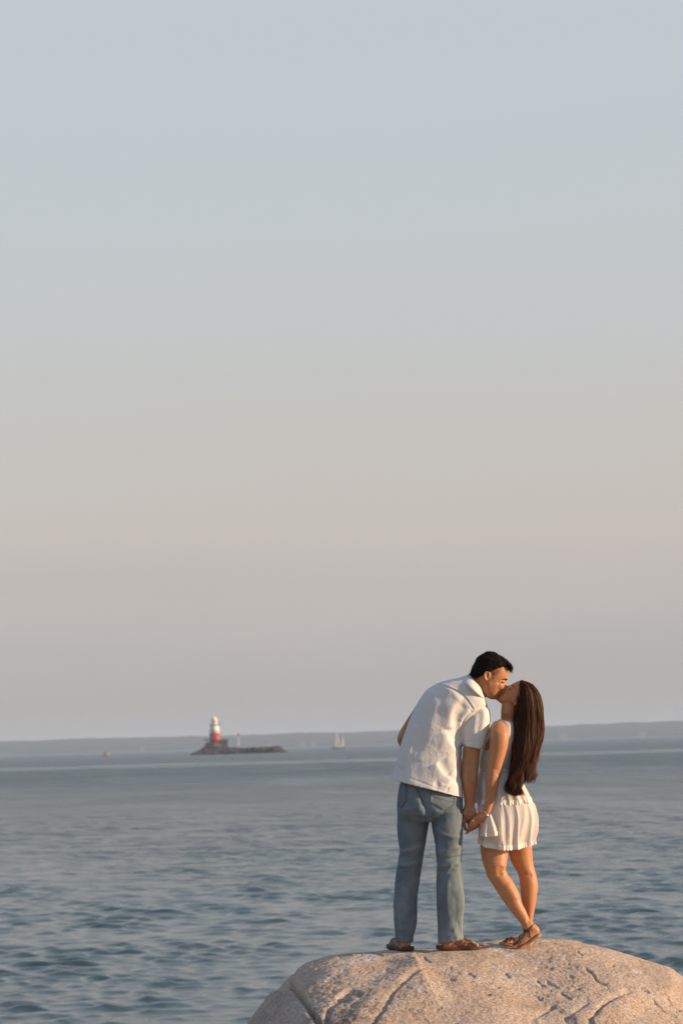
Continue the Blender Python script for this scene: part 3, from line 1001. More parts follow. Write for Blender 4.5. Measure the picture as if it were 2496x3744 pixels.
    col = m.mix(0.75, col, spk, 'MULTIPLY')
    # pale lichen and gull streaks, blackened seams low on the left
    col = m.mix(m.math('MULTIPLY', m.attr('streak'), m.ramp(m.noise(40, 4, 0.7), [(0.38, (0, 0, 0)), (0.55, (1, 1, 1))])), col, (0.66, 0.64, 0.62))
    blackn = m.ramp(m.noise(14, 5, 0.72, (1, 1, .8), 0.7), [(0.46, (0, 0, 0)), (0.58, (1, 1, 1))])
    col = m.mix(m.math('MULTIPLY', m.math('MULTIPLY', m.attr('black'), blackn), 0.6), col, (0.055, 0.048, 0.042))
    m.color(col)
    b1 = m.bump(m.noise(42, 8, 0.78), 1.0, 0.020)
    m.bump(m.noise(260, 4, 0.7), 0.45, 0.003, b1)
    S2 = lambda pts: [S(*p) for p in pts]
    streak = np.zeros(len(V))
    for pts, w in (([(820, 205), (760, 230), (710, 260), (660, 300)], .010), ([(940, 190), (880, 205), (830, 212)], .018), ([(600, 335), (570, 370), (530, 410)], .007), ([(1240, 390), (1230, 420), (1220, 445)], .02)):
        streak = np.maximum(streak, np.clip(rock_line(V, S2(pts), w, w, 1.3), 0, 1))
    for pts, w in (([(200, 130), (240, 140), (290, 130)], .018), ([(280, 190), (330, 185), (360, 178)], .012), ([(660, 185), (700, 195), (720, 205)], .012), ([(1195, 295), (1235, 303), (1270, 308)], .008)):
        streak = np.maximum(streak, np.clip(rock_line(V, [T(*p) for p in pts], w, w, 1.3), 0, 1))
    blk = np.clip(rock_line(V, S2([(980, 480), (820, 560), (700, 640), (540, 640), (500, 760)]), .14, .10, 1.0) + rock_line(V, S2([(1060, 470), (980, 560), (900, 680), (860, 760)]), .03, .05, 1.0) + rock_line(V, S2([(250, 400), (170, 540), (80, 700), (40, 760)]), .07, .07, .7), 0, 1)
    o = mk('boulder', V, F, m.m, origin=(1.0, 14.0, -0.8), attr={'streak': streak, 'black': blk})
    tag(o, 'large rounded pinkish granite boulder under the couple', 'rock')

# ================================================================== PEOPLE
def skin_mat(name, base, deep, lip):
    m = Mat(name, base, 0.48)
    n = m.noise(9, 4, 0.6); n2 = m.noise(70, 4, 0.6)
    c = m.ramp(n, [(0.32, tuple(v * 0.88 for v in base)), (0.68, tuple(min(1, v * 1.08) for v in base))])
    c = m.mix(m.math('MULTIPLY', m.ramp(n2, [(0.45, (0, 0, 0)), (0.75, (1, 1, 1))]), 0.22), c, deep)
    n3 = m.noise(4.0, 3, 0.6, None, 0.5)
    c = m.mix(m.math('MULTIPLY', m.ramp(n3, [(0.42, (0, 0, 0)), (0.68, (1, 1, 1))]), 0.30), c, (base[0] * 1.02, base[1] * 0.72, base[2] * 0.62))
    m.l(m.ramp(m.noise(35, 4, 0.6), [(0.3, (0.38, 0.38, 0.38)), (0.7, (0.62, 0.62, 0.62))]), m.b.inputs['Roughness'])
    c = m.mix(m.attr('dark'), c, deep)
    c = m.mix(m.attr('lip'), c, lip)
    m.color(c)
    m.b.inputs['Subsurface Weight'].default_value = 0.12
    m.b.inputs['Subsurface Radius'].default_value = (1.0, 0.36, 0.18)
    m.b.inputs['Subsurface Scale'].default_value = 0.010
    m.b.inputs['Specular IOR Level'].default_value = 0.4
    m.bump(m.noise(110, 5, 0.7), 0.30, 0.004)
    return m.m

def cloth_weave(m, s1=900.0, strength=0.25, slub=True):
    a = m.noise(1.0, 2, 0.5, (s1, s1, s1 * 0.12)); b = m.noise(1.0, 2, 0.5, (s1 * 0.12, s1 * .12, s1))
    h = m.math('ADD', a, b)
    return m.bump(h, strength, 0.0015)

def strands(name, roots, dirs, mat, parent, length, r, segs=3, curl=0.25, droop=0.0, seed=1):
    g = np.random.default_rng(seed)
    V, F = [], []
    n = len(roots)
    L = length * (0.6 + 0.8 * g.random(n))
    D = dirs + g.normal(size=dirs.shape) * curl
    D /= np.linalg.norm(D, axis=1)[:, None]
    ref = np.where(np.abs(D[:, [2]]) < 0.8, np.array([[0, 0, 1.0]]), np.array([[1.0, 0, 0]]))
    A = np.cross(D, ref); A /= np.linalg.norm(A, axis=1)[:, None]
    B = np.cross(D, A)
    rows = []
    for k in range(segs + 1):
        t = k / segs
        C = roots + D * (L * t)[:, None] + np.array([0, 0, -1]) * (droop * L * t * t)[:, None]
        rr = r * (1 - 0.85 * t)
        for j in range(3):
            a = 2 * math.pi * j / 3
            rows.append(C + (A * math.cos(a) + B * math.sin(a)) * rr)
    V = np.stack(rows, 1).reshape(-1, 3)
    per = (segs + 1) * 3
    f = []
    for k in range(segs):
        for j in range(3):
            f.append((k * 3 + j, k * 3 + (j + 1) % 3, (k + 1) * 3 + (j + 1) % 3, (k + 1) * 3 + j))
    f = np.array(f)
    F = (f[None] + (np.arange(n) * per)[:, None, None]).reshape(-1, 4)
    return V, F

def sole(H, T, width, thick, lift=None, n=30, shape=None):
    """flat sandal sole from heel point H to toe point T (world, top face)"""
    H, T = np.array(H, float), np.array(T, float)
    a = T - H
    s = np.cross(a, (0, 0, 1.0)); s /= np.linalg.norm(s)
    tt = 0.5 - 0.5 * np.cos(np.linspace(0, math.pi, n))
    hw = np.interp(tt, [0, 0.03, 0.10, 0.25, 0.5, 0.72, 0.90, 0.97, 1.0], [0.12, 0.42, 0.64, 0.74, 0.72, 1.0, 0.80, 0.48, 0.12]) * width / 2
    up = np.cross(s, a); up /= np.linalg.norm(up)
    if up[2] < 0: up = -up
    P = []
    for t, h in zip(tt, hw):
        z = np.interp(t, np.linspace(0, 1, len(lift)), lift) if lift is not None else 0.0
        c = H + a * t + np.array([0, 0, z])
        side = s * h
        for q, k in ((0.93, 0.0), (1.0, -0.3), (1.0, -0.8), (0.9, -1.0)):
            P.append(c - side * q + up * thick * k)
        for q, k in ((0.9, -1.0), (1.0, -0.8), (1.0, -0.3), (0.93, 0.0)):
            P.append(c + side * q + up * thick * k)
    F = []
    for i in range(n - 1):
        for j in range(8):
            F.append((i * 8 + j, i * 8 + (j + 1) % 8, (i + 1) * 8 + (j + 1) % 8, (i + 1) * 8 + j))
    F += [tuple(range(7, -1, -1)), tuple((n - 1) * 8 + j for j in range(8))]
    return np.array(P), F

LEATHER = Mat('brown_leather', (0.16, 0.065, 0.03), 0.5)
LEATHER.color(LEATHER.ramp(LEATHER.noise(60, 5, 0.6), [(0.3, (0.065, 0.026, 0.014)), (0.7, (0.14, 0.056, 0.027))]))
LEATHER.bump(LEATHER.noise(400, 3), 0.2, 0.002)
SOLE_D = Mat('dark_brown_rubber', (0.09, 0.04, 0.025), 0.7)
SOLE_D.color(SOLE_D.ramp(SOLE_D.noise(50, 4), [(0.3, (0.045, 0.021, 0.014)), (0.7, (0.095, 0.04, 0.022))]))
SOLE_T = Mat('tan_crepe_rubber', (0.33, 0.18, 0.08), 0.7)
SOLE_T.color(SOLE_T.ramp(SOLE_T.noise(90, 4), [(0.3, (0.25, 0.13, 0.055)), (0.7, (0.40, 0.23, 0.11))]))
HAIR_M = Mat('black_brown_hair', (0.012, 0.007, 0.005), 0.75)
HAIR_M.b.inputs['Specular IOR Level'].default_value = 0.12
HAIR_M.color(HAIR_M.ramp(HAIR_M.noise(140, 3), [(0.3, (0.006, 0.0035, 0.0025)), (0.7, (0.016, 0.009, 0.006))]))
BROW_M = Mat('brow_hair', (0.03, 0.014, 0.008), 0.6)
BROW_M.color(BROW_M.ramp(BROW_M.noise(300, 3), [(0.3, (0.02, 0.009, 0.005)), (0.7, (0.05, 0.024, 0.014))]))
SKIN_A = skin_mat('tanned_skin', (0.45, 0.21, 0.10), (0.27, 0.105, 0.048), (0.42, 0.17, 0.10))
SKIN_B = skin_mat('warm_tanned_skin', (0.49, 0.23, 0.108), (0.30, 0.12, 0.054), (0.46, 0.13, 0.09))

WM = 0.02      # depth of his head's middle plane

def build_man():
    b = MB()
    # ---- head, seen from its right side
    head = [(480, 128, 672, 122, .036, .036, WM, 2.1), (405, 190, 780, 195, .060, .060, WM, 2.2), (368, 262, 838, 270, .071, .071, WM, 2.25),
            (352, 330, 858, 335, .076, .076, WM, 2.25), (348, 390, 862, 395, .077, .077, WM, 2.25), (350, 440, 852, 455, .075, .075, WM, 2.2),
            (362, 490, 826, 495, .073, .073, WM, 2.2), (385, 530, 796, 540, .071, .071, WM, 2.15), (410, 575, 786, 585, .069, .069, WM, 2.1),
            (440, 620, 764, 625, .065, .065, WM, 2.1), (470, 660, 742, 665, .060, .060, WM, 2.05), (495, 695, 722, 705, .053, .053, WM, 2.0),
            (520, 728, 706, 740, .043, .043, WM, 2.0), (570, 752, 682, 764, .026, .026, WM, 2.0)]
    b.add(*loft(ring_arr(fB, head), 40, 5, 'low', 'low'))
    b.add(*ptube(fB, [(800, 515, WM, .0080), (802, 560, WM, .0085), (806, 595, WM, .0095), (792, 620, WM, .0100)], nseg=14))      # nose
    b.add(*ell(U(*fB(772, 628), WM - .011), (.0095, .008, .0075)))
    b.add(*ell(U(*fB(772, 628), WM + .011), (.0095, .008, .0075)))
    b.add(*ell(U(*fB(826, 480), WM), (.010, .050, .007), 0.25))                                                                  # brow bone
    b.add(*ell(U(*fB(754, 668), WM), (.0080, .020, .0055), 0.5))                                                                  # lips
    b.add(*ell(U(*fB(738, 702), WM), (.0080, .018, .006), 0.5))
    b.add(*ell(U(*fB(768, 648), WM), (.010, .020, .009), 0.5))
    b.add(*ell(U(*fB(668, 742), WM), (.017, .020, .013), 0.4))                                                                   # chin
    b.add(*ell(U(*fB(770, 525), WM - .040), (.012, .014, .009)))                                                                 # closed lids
    b.add(*ell(U(*fB(770, 525), WM + .040), (.012, .014, .009)))
    b.add(*ell(U(*fB(690, 565), WM - .030), (.042, .030, .034), 0.3))                                                            # cheek
    for sgn in (-1, 1):
        ear = [(572, 470), (580, 430), (572, 388), (545, 370), (512, 380), (494, 415), (494, 455), (506, 492), (524, 512)]
        ear = [(535 + (u - 535) * .84, 442 + (v - 442) * .86) for u, v in ear]
        we = WM + sgn * .082
        b.add(*tube([(*U(*fB(u, v), we + sgn * (.004 if u < 530 else 0)), .0050) for u, v in ear], nseg=10, sub=3))
        b.add(*ell(U(*fB(530, 440), WM + sgn * .079), (.0125, .0035, .024), 0.05))
        b.add(*ell(U(*fB(529, 498), we), (.0065, .004, .0075)))
        b.add(*tube([(*U(*fB(u, v), we - sgn * .001), .0035) for u, v in ((556, 408), (540, 416), (529, 440), (535, 470), (553, 479))], nseg=8, sub=3))
    neck = [(330, 430, 560, 690, .054, .054, WM, 2.0), (310, 460, 540, 720, .056, .056, WM, 2.0), (275, 520, 500, 780, .056, .058, WM + .01, 2.0), (230, 620, 460, 860, .055, .06, WM + .02, 2.0)]
    b.add(*loft(ring_arr(fB, neck), 36, 4))
    # ---- clothing outlines, reused a little smaller for the body inside
    torso = [(740, 300, 880, 440, .075, .085, WM + .00, 2.1), (655, 322, 896, 485, .095, .105, .02, 2.2), (560, 345, 915, 520, .112, .115, .03, 2.3), (480, 376, 925, 555, .120, .120, .035, 2.4),
             (412, 425, 905, 610, .122, .122, .035, 2.4), (362, 490, 850, 660, .124, .122, .03, 2.4), (322, 560, 780, 720, .124, .122, .03, 2.4),
             (285, 640, 728, 790, .124, .122, .025, 2.35), (250, 725, 714, 870, .124, .122, .02, 2.3), (216, 820, 708, 960, .126, .124, .015, 2.3),
             (185, 920, 706, 1060, .130, .128, .01, 2.3), (150, 1040, 712, 1190, .138, .134, .005, 2.3), (104, 1176, 720, 1332, .150, .146, .0, 2.35)]
    rs = [(800, 575, 905, 535, .060, .055, .02, 2.1), (755, 640, 940, 590, .072, .066, .01, 2.15), (722, 700, 948, 660, .074, .068, .0, 2.2), (708, 770, 936, 750, .072, .066, -.01, 2.2), (712, 840, 912, 850, .070, .064, -.015, 2.2), (719, 896, 886, 926, .068, .062, -.018, 2.2)]
    lsv = [(420, 440, 600, 560, .07, .07, .10, 2.1), (330, 540, 520, 640, .07, .07, .15, 2.1), (258, 672, 420, 760, .066, .066, .19, 2.1)]
    b.add(*loft(ring_arr(fA, torso[2:-1], .030), 36, 4, 'low'))
    b.add(*loft(ring_arr(fA, rs, .020), 24, 4, 'low', 'dome'))
    # right arm
    arm = [(735, 800, 905, 800, .052, .050, -.012, 2.0), (722, 880, 872, 900, .050, .048, -.018, 2.05), (714, 960, 860, 960, .048, .046, -.022, 2.05), (706, 1030, 854, 1030, .047, .045, -.026, 2.05),
           (704, 1090, 848, 1090, .049, .045, -.028, 2.1), (707, 1160, 840, 1160, .047, .044, -.03, 2.1), (713, 1240, 830, 1240, .042, .040, -.032, 2.1), (722, 1320, 822, 1320, .034, .034, -.034, 2.1), (732, 1385, 814, 1390, .029, .029, -.036, 2.15), (730, 1415, 816, 1418, .028, .027, -.036, 2.2)]
    b.add(*loft(ring_arr(fA, arm), 30, 4, 'dome', 'dome'))
    hand = [(275, 40, 560, 50, .027, .026, -.036, 2.2), (245, 140, 590, 130, .025, .024, -.038, 2.3), (215, 240, 622, 220, .026, .022, -.040, 2.35), (208, 330, 648, 310, .027, .022, -.040, 2.35), (222, 420, 640, 400, .024, .021, -.036, 2.3), (300, 500, 620, 480, .018, .018, -.026, 2.2)]
    b.add(*loft(ring_arr(fH, hand), 28, 4, 'dome', 'dome'))
    b.add(*ell(U(*fH(300, 270), -.058), (.016, .014, .024), -0.25))                                     # ball of the thumb
    b.add(*ell(U(*fH(540, 200), -.058), (.014, .010, .024), 0.2))
    b.add(*ptube(fH, [(240, 360, -.045, .0125), (250, 460, -.048, .0118), (272, 570, -.048, .0108), (292, 660, -.046, .0098), (302, 712, -.046, .0085)], nseg=12))
    for pts in ([(620, 420, -.03, .0105), (690, 560, -.01, .010), (650, 640, -.045, .0095), (585, 588, -.088, .0085)],
                [(560, 460, -.03, .0105), (600, 640, -.01, .010), (540, 690, -.045, .0095), (472, 618, -.090, .0085)],
                [(480, 480, -.03, .0105), (510, 680, -.01, .010), (470, 740, -.042, .0095), (382, 686, -.084, .0085)],
                [(400, 480, -.03, .010), (420, 660, -.01, .0095), (400, 740, -.040, .0090), (342, 822, -.060, .0080)]):
        b.add(*ptube(fH, pts, nseg=12))
    # left arm, mostly hidden in front of him
    b.add(*ptube(fA, [(420, 560, .12, .055), (330, 680, .17, .050), (246, 800, .20, .043), (236, 850, .17, .042), (300, 930, .24, .036), (380, 960, .28, .030)], nseg=22))
    b.add(*ptube(fA, [(380, 960, .28, .03), (420, 975, .30, .032), (450, 985, .31, .020)], nseg=14, flat=0.6))
    for k in range(4):
        b.add(*ptube(fA, [(445, 968 + 12 * k, .31, .009), (475, 975 + 12 * k, .32, .009), (490, 985 + 12 * k, .30, .008)], nseg=10))
    b.add(*ptube(fA, [(400, 950, .28, .012), (425, 930, .27, .010), (445, 930, .27, .009)], nseg=10))
    pelvis = [(160, 40, 684, 160, .112, .112, .01, 2.2), (148, 130, 692, 250, .122, .122, .005, 2.3), (131, 230, 694, 330, .132, .128, .0, 2.35), (123, 330, 695, 400, .138, .130, -.002, 2.35), (121, 420, 695, 450, .132, .126, -.004, 2.3), (126, 480, 690, 490, .10, .10, -.004, 2.2)]
    lleg = [(122, 380, 425, 400, .115, .105, .02, 2.2), (121, 480, 404, 480, .112, .10, .025, 2.2), (124, 560, 388, 560, .104, .096, .03, 2.2), (134, 660, 372, 660, .098, .092, .034, 2.2), (142, 750, 358, 750, .092, .088, .036, 2.2), (128, 830, 346, 830, .088, .086, .036, 2.2), (119, 910, 333, 910, .085, .085, .036, 2.2),
            (107, 1010, 318, 1010, .082, .084, .036, 2.25), (96, 1110, 305, 1110, .080, .083, .036, 2.25), (90, 1210, 298, 1210, .078, .082, .036, 2.25), (91, 1310, 296, 1310, .077, .082, .036, 2.25), (98, 1410, 288, 1410, .076, .082, .036, 2.25), (104, 1480, 272, 1470, .076, .082, .036, 2.25), (110, 1532, 262, 1538, .077, .083, .036, 2.25)]
    rleg = [(395, 390, 695, 390, .115, .105, -.02, 2.2), (411, 480, 693, 480, .112, .10, -.03, 2.2), (425, 560, 690, 560, .104, .096, -.035, 2.2), (445, 660, 686, 660, .098, .092, -.04, 2.2), (452, 750, 678, 750, .092, .088, -.042, 2.2), (462, 830, 670, 830, .088, .085, -.044, 2.2), (464, 900, 671, 900, .085, .084, -.045, 2.2),
            (460, 980, 684, 980, .084, .084, -.045, 2.2), (460, 1070, 694, 1070, .083, .083, -.045, 2.25), (461, 1160, 703, 1150, .082, .083, -.045, 2.25), (464, 1260, 704, 1240, .080, .083, -.045, 2.25), (470, 1350, 692, 1330, .079, .083, -.045, 2.25), (472, 1440, 688, 1420, .079, .084, -.045, 2.25), (475, 1540, 697, 1498, .082, .088, -.045, 2.3)]
    b.add(*loft(ring_arr(fC, pelvis, .018), 32, 3, 'dome'))
    for lg in (lleg, rleg):
        b.add(*loft(ring_arr(fC, lg[:-2], .020), 24, 3))
    # feet
    b.add(*ptube(fF, [(225, 380, .03, .038), (225, 435, .02, .036), (222, 462, -.005, .031), (190, 466, .07, .033), (150, 468, .15, .036), (125, 474, .20, .022)], nseg=18))
    b.add(*ptube(fF, [(592, 370, -.05, .040), (575, 425, -.055, .037), (545, 450, -.055, .029), (600, 445, -.05, .036), (670, 437, -.045, .037), (730, 446, -.04, .030), (775, 456, -.035, .022)], nseg=18))
    for k, (u, v, r) in enumerate(((806, 455, .0125), (812, 458, .0095), (806, 459, .0088), (798, 459, .0083), (788, 460, .0078))):
        b.add(*ptube(fF, [(755 - 4 * k, 455, -.068 + .019 * k, .012), (u - 12, v - 3, -.070 + .019 * k, r), (u, v, -.070 + .019 * k, r)], nseg=10))
    V, F = remesh(b, .0036, 3)
    N = normals(V, F)
    # muscles and creases
    V = ridge(V, N, fA, [(790, 930), (780, 1010), (775, 1050)], .02, .02, -.004)
    V = ridge(V, N, fA, [(745, 960), (740, 1060), (745, 1180), (760, 1300)], .018, .014, .004)
    V = ridge(V, N, fA, [(815, 1000), (812, 1100), (800, 1220)], .016, .016, .0045)
    V = ridge(V, N, fA, [(778, 1030), (772, 1044)], .010, .010, .006, .3)
    V = ridge(V, N, fH, [(330, 110), (380, 220), (350, 330), (420, 420)], .004, .004, -.006)
    V = ridge(V, N, fH, [(460, 200), (430, 300), (400, 420)], .005, .005, -.004)
    V = ridge(V, N, fH, [(240, 400), (310, 420), (350, 470)], .004, .004, -.004)
    V = ridge(V, N, fB, [(590, 520), (560, 620), (580, 700)], .012, .016, .003)
    V = ridge(V, N, fB, [(720, 505), (700, 530), (735, 550)], .008, .008, -.002)
    V = ridge(V, N, fB, [(748, 622), (735, 650), (728, 668)], .004, .004, -.0025)
    V = ridge(V, N, fB, [(790, 510), (760, 500), (730, 505)], .006, .004, -.004)
    N = normals(V, F)
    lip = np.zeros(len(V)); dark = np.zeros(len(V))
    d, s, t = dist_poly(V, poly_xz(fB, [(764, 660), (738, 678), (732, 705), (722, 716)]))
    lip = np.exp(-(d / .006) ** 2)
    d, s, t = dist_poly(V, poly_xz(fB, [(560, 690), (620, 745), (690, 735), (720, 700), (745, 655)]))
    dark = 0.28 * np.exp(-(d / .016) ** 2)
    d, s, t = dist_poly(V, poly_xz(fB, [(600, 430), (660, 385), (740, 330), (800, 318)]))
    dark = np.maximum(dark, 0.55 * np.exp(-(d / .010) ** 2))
    base = U(*fF(380, 490), 0)
    o = mk('person', V, F, SKIN_A, origin=base, attr={'lip': lip, 'dark': dark})
    tag(o, 'man in white shirt and faded jeans bending to kiss the woman in white', 'person')
    bv = bvh(V, F)

    # ---- hair
    h = MB()
    hr = [(505, 106, 685, 112, .034, .034, WM, 2.1), (424, 158, 780, 165, .062, .062, WM, 2.2), (384, 208, 846, 222, .077, .077, WM, 2.3), (360, 262, 888, 285, .084, .084, WM, 2.35),
          (344, 305, 800, 318, .0865, .0865, WM, 2.4), (330, 338, 735, 348, .0865, .0865, WM, 2.4), (316, 372, 690, 385, .0855, .0855, WM, 2.4), (302, 402, 610, 405, .083, .083, WM, 2.4), (300, 425, 500, 445, .072, .072, WM, 2.2), (330, 450, 470, 470, .058, .058, WM, 2.1)]
    h.add(*loft(ring_arr(fB, hr), 48, 4, 'low'))
    for k in range(9):
        w = WM - .052 + .013 * k
        h.add(*ptube(fB, [(780, 225, w, .014), (850, 275, w, .013), (884, 318, w, .010), (898 - abs(k - 4) * 6, 350 - abs(k - 4) * 3, w, .005)], nseg=10))
    HV, HF = remesh(h, .003, 3)
    HN = normals(HV, HF)
    HV = HV + HN * (fbm(HV * np.array([120, 120, 60.0]), 3, 0.6, seed=3) * .0022 + fbm(HV * 45.0, 2, 0.6, seed=4) * .0035)[:, None]
    hair = mk('hair', HV, HF, HAIR_M.m, o)
    hair['label'] = 'short dark hair combed forward'
    g = np.random.default_rng(5)
    ix = g.choice(len(HV), 4200)
    T = np.tile(np.array([[0.75, 0, -0.35]]), (len(ix), 1))
    q = HV[ix]
    lowz = U(*fB(500, 300))[2]
    T = np.where((q[:, [2]] < lowz), np.array([[0.1, 0, -1.0]]), T)
    T = T - HN[ix] * (T * HN[ix]).sum(1)[:, None]
    T = T / (np.linalg.norm(T, axis=1)[:, None] + 1e-6) + HN[ix] * 0.22
    SV, SF = strands('hair_strands', q - HN[ix] * .002, T, HAIR_M.m, o, .018, .0007, 3, 0.16, 0.1)
    st = mk('hair_strands', SV, SF, HAIR_M.m, hair); st['kind'] = 'stuff'

    # short fading hair at the temple, in front of the ear and on the nape
    rts, nrm = [], []
    def scatter(poly, n, seed):
        gg = np.random.default_rng(seed)
        P = np.array(poly, float); lo, hi = P.min(0), P.max(0)
        k = 0
        while k < n:
            q = lo + (hi - lo) * gg.random(2)
            ins = False
            for i in range(len(P)):
                (x1, y1), (x2, y2) = P[i], P[i - 1]
                if (y1 > q[1]) != (y2 > q[1]) and q[0] < (x2 - x1) * (q[1] - y1) / (y2 - y1) + x1: ins = not ins
            if not ins: continue
            k += 1
            hh = cast(bv, U(*fB(*q)))
            if hh[0] is None: continue
            nn = np.array(hh[1]); nn = -nn if nn[1] > 0 else nn
            rts.append(np.array(hh[0])); nrm.append(nn)
    scatter([(575, 395), (600, 370), (700, 350), (735, 335), (728, 372), (690, 400), (655, 425)], 520, 1)
    scatter([(585, 395), (650, 405), (640, 440), (626, 492), (606, 480), (596, 440)], 300, 2)
    scatter([(290, 405), (470, 430), (455, 490), (400, 500), (330, 450)], 200, 3)
    rts, nrm = np.array(rts), np.array(nrm)
    T = np.tile(np.array([[0.35, 0, -0.9]]), (len(rts), 1)); T = T - nrm * (T * nrm).sum(1)[:, None]; T = T + nrm * .12
    SV, SF = strands('s', rts - nrm * .001, T, None, None, .0065, .0004, 3, 0.12, 0.0, seed=8)
    st2 = mk('temple_hair', SV, SF, HAIR_M.m, hair); st2['kind'] = 'stuff'

    # ---- brow and lashes
    V2, F2 = strip(bv, fB, [(742, 490), (775, 483), (812, 488), (828, 495)], [.002, .004, .005, .003], 0, .0012); mk('eyebrow', V2, F2, BROW_M.m, o)
    V2, F2 = strip(bv, fB, [(744, 512), (756, 524), (776, 534)], [.0015, .0028, .0022], 0, .0015); mk('eyelashes', V2, F2, BROW_M.m, o)

    # ---- shirt
    s = MB()
    s.add(*loft(ring_arr(fA, torso), 56, 5, 'flat', 'open', .010))
    s.add(*loft(ring_arr(fA, rs), 32, 5, 'dome', 'open', .010))
    s.add(*loft(ring_arr(fA, lsv), 28, 5, 'dome', 'open', .04))
    SV, SF = remesh(s, .0040, 3)
    N = normals(SV, SF)
    # overall drape: long soft folds falling from the shoulders, stretched along the back
    ax = (U(*fA(640, 420)) - U(*fA(400, 1200))); ax /= np.linalg.norm(ax)
    pr = np.array([ax[2], 0, -ax[0]])
    c0 = np.stack([SV @ pr * 9.0, SV[:, 1] * 6.0, SV @ ax * 2.2], 1)
    wr = fbm(c0, 3, 0.5, seed=13)
    c1 = np.stack([SV @ pr * 26.0, SV[:, 1] * 14.0, SV @ ax * 8.0], 1)
    SV = SV + N * (wr * .0026 + fbm(c1, 3, 0.55, seed=23) * .0020)[:, None]
    # crisp small creases, denser low on the right and round the armpit
    c2 = np.stack([SV @ pr * 15.0, SV[:, 1] * 9.0, SV @ ax * 7.0], 1)
    cr = 1 - np.abs(fbm(c2, 3, 0.5, seed=43)) / 0.09
    mid = U(*fA(600, 1000))
    near_ = np.exp(-((SV[:, 0] - mid[0]) ** 2 + (SV[:, 2] - mid[2]) ** 2) / .05)
    SV = SV + N * (np.clip(cr, 0, 1) * (.0004 + .0009 * near_))[:, None]
    R = lambda pts, wl, wr_, hh, fd=.12: ridge(SV, N, fA, pts, wl, wr_, hh, fd)
    # the long fold from the shoulder blade down past the armpit
    SV = R([(710, 470), (640, 545), (606, 620), (604, 700), (612, 760)], .018, .070, .013)
    SV = R([(735, 540), (690, 620), (665, 700), (660, 800), (680, 880)], .026, .026, -.010)
    SV = R([(590, 760), (566, 815), (592, 870), (640, 930), (662, 985), (640, 1040), (648, 1120), (632, 1190)], .016, .060, .015)
    SV = R([(690, 880), (705, 950), (690, 1040), (680, 1130), (668, 1220)], .022, .022, -.010)
    SV = R([(480, 1030), (505, 1090), (555, 1150), (625, 1196)], .014, .045, .011)
    SV = R([(520, 1000), (570, 1080), (610, 1130)], .028, .028, -.007)
    SV = R([(600, 1250), (530, 1225), (470, 1190)], .02, .02, -.006)
    SV = R([(640, 1210), (600, 1235), (500, 1215)], .02, .012, .007)
    SV = R([(800, 590), (730, 660), (706, 720)], .006, .008, -.007)
    SV = R([(770, 590), (720, 640), (690, 690)], .014, .02, .004)
    SV = R([(455, 420), (470, 560), (445, 720), (440, 900)], .035, .026, .0028)
    SV = R([(400, 560), (350, 760), (330, 960)], .03, .03, -.004)
    SV = R([(530, 460), (530, 620), (505, 800)], .03, .035, -.002)
    SV = R([(330, 700), (270, 900), (200, 1100)], .018, .03, .008)
    SV = R([(360, 1230), (330, 1120), (340, 1000)], .03, .03, -.003)
    # sleeve creases
    SV = R([(890, 570), (892, 680), (870, 780), (850, 850)], .014, .02, .0035)
    SV = R([(860, 600), (850, 700), (835, 820)], .014, .014, -.003)
    SV = R([(790, 650), (775, 740), (770, 850)], .016, .016, -.003)
    SV = R([(815, 620), (806, 700), (800, 800)], .014, .014, .0025)
    # seams: yoke, shoulder, sleeve cuff, hem
    for pts in ([(490, 372), (560, 388), (640, 425), (700, 455), (745, 505), (800, 585)], [(800, 586), (860, 562), (905, 560), (942, 578)]):
        SV = R(pts, .0035, .0035, -.0060, 0)
        SV = ridge(SV, N, fA, [(u + 6, v - 7) for u, v in pts], .006, .006, .0022, 0)
    SV = R([(714, 858), (770, 858), (830, 864), (890, 886)], .003, .003, -.0030, 0)
    SV = R([(165, 1134), (210, 1143), (360, 1196), (500, 1252), (600, 1284), (680, 1298)], .003, .003, -.0028, 0)
    SV = laplace(SV, SF, 2, 0.4)
    lin = Mat('white_linen', (0.78, 0.75, 0.71), 0.85)
    c = lin.ramp(lin.noise(1.0, 3, 0.6, (260, 260, 30)), [(0.3, (0.68, 0.66, 0.635)), (0.7, (0.76, 0.745, 0.72))])
    c = lin.mix(0.5, c, lin.ramp(lin.noise(1.0, 3, 0.6, (30, 30, 260)), [(0.3, (0.67, 0.65, 0.625)), (0.7, (0.78, 0.765, 0.74))]))
    lin.color(c)
    lin.b.inputs['Sheen Weight'].default_value = 0.15
    b1 = cloth_weave(lin, 420, 0.55)
    lin.bump(lin.noise(28, 5, 0.62), 0.35, 0.006, b1)
    # thin linen lets a little light through
    tr = lin.n('ShaderNodeBsdfTranslucent'); tr.inputs[0].default_value = (0.75, 0.68, 0.58, 1)
    mx = lin.n('ShaderNodeMixShader'); mx.inputs[0].default_value = 0.12
    lin.l(lin.b.outputs[0], mx.inputs[1]); lin.l(tr.outputs[0], mx.inputs[2]); lin.l(mx.outputs[0], lin.out.inputs[0])
    shirt = mk('shirt', SV, SF, lin.m, o)
    shirt['label'] = 'loose white linen shirt with short sleeves'
    # collar: folded band around the neck
    n = 60
    th = np.linspace(0, 2 * math.pi, n, endpoint=False)
    rowsA = ring_arr(fA, [(735, 312, 872, 470, .070, .076, WM, 2.1), (762, 290, 884, 440, .072, .076, WM, 2.1), (768, 286, 890, 438, .076, .080, WM, 2.1),
                          (748, 296, 896, 456, .096, .094, WM, 2.1), (715, 312, 903, 474, .116, .106, WM, 2.1), (702, 322, 908, 486, .118, .110, WM, 2.1), (702, 328, 904, 490, .112, .106, WM, 2.1)])
    CV = np.vstack([ring_pts(np.array(r), th) for r in rowsA])
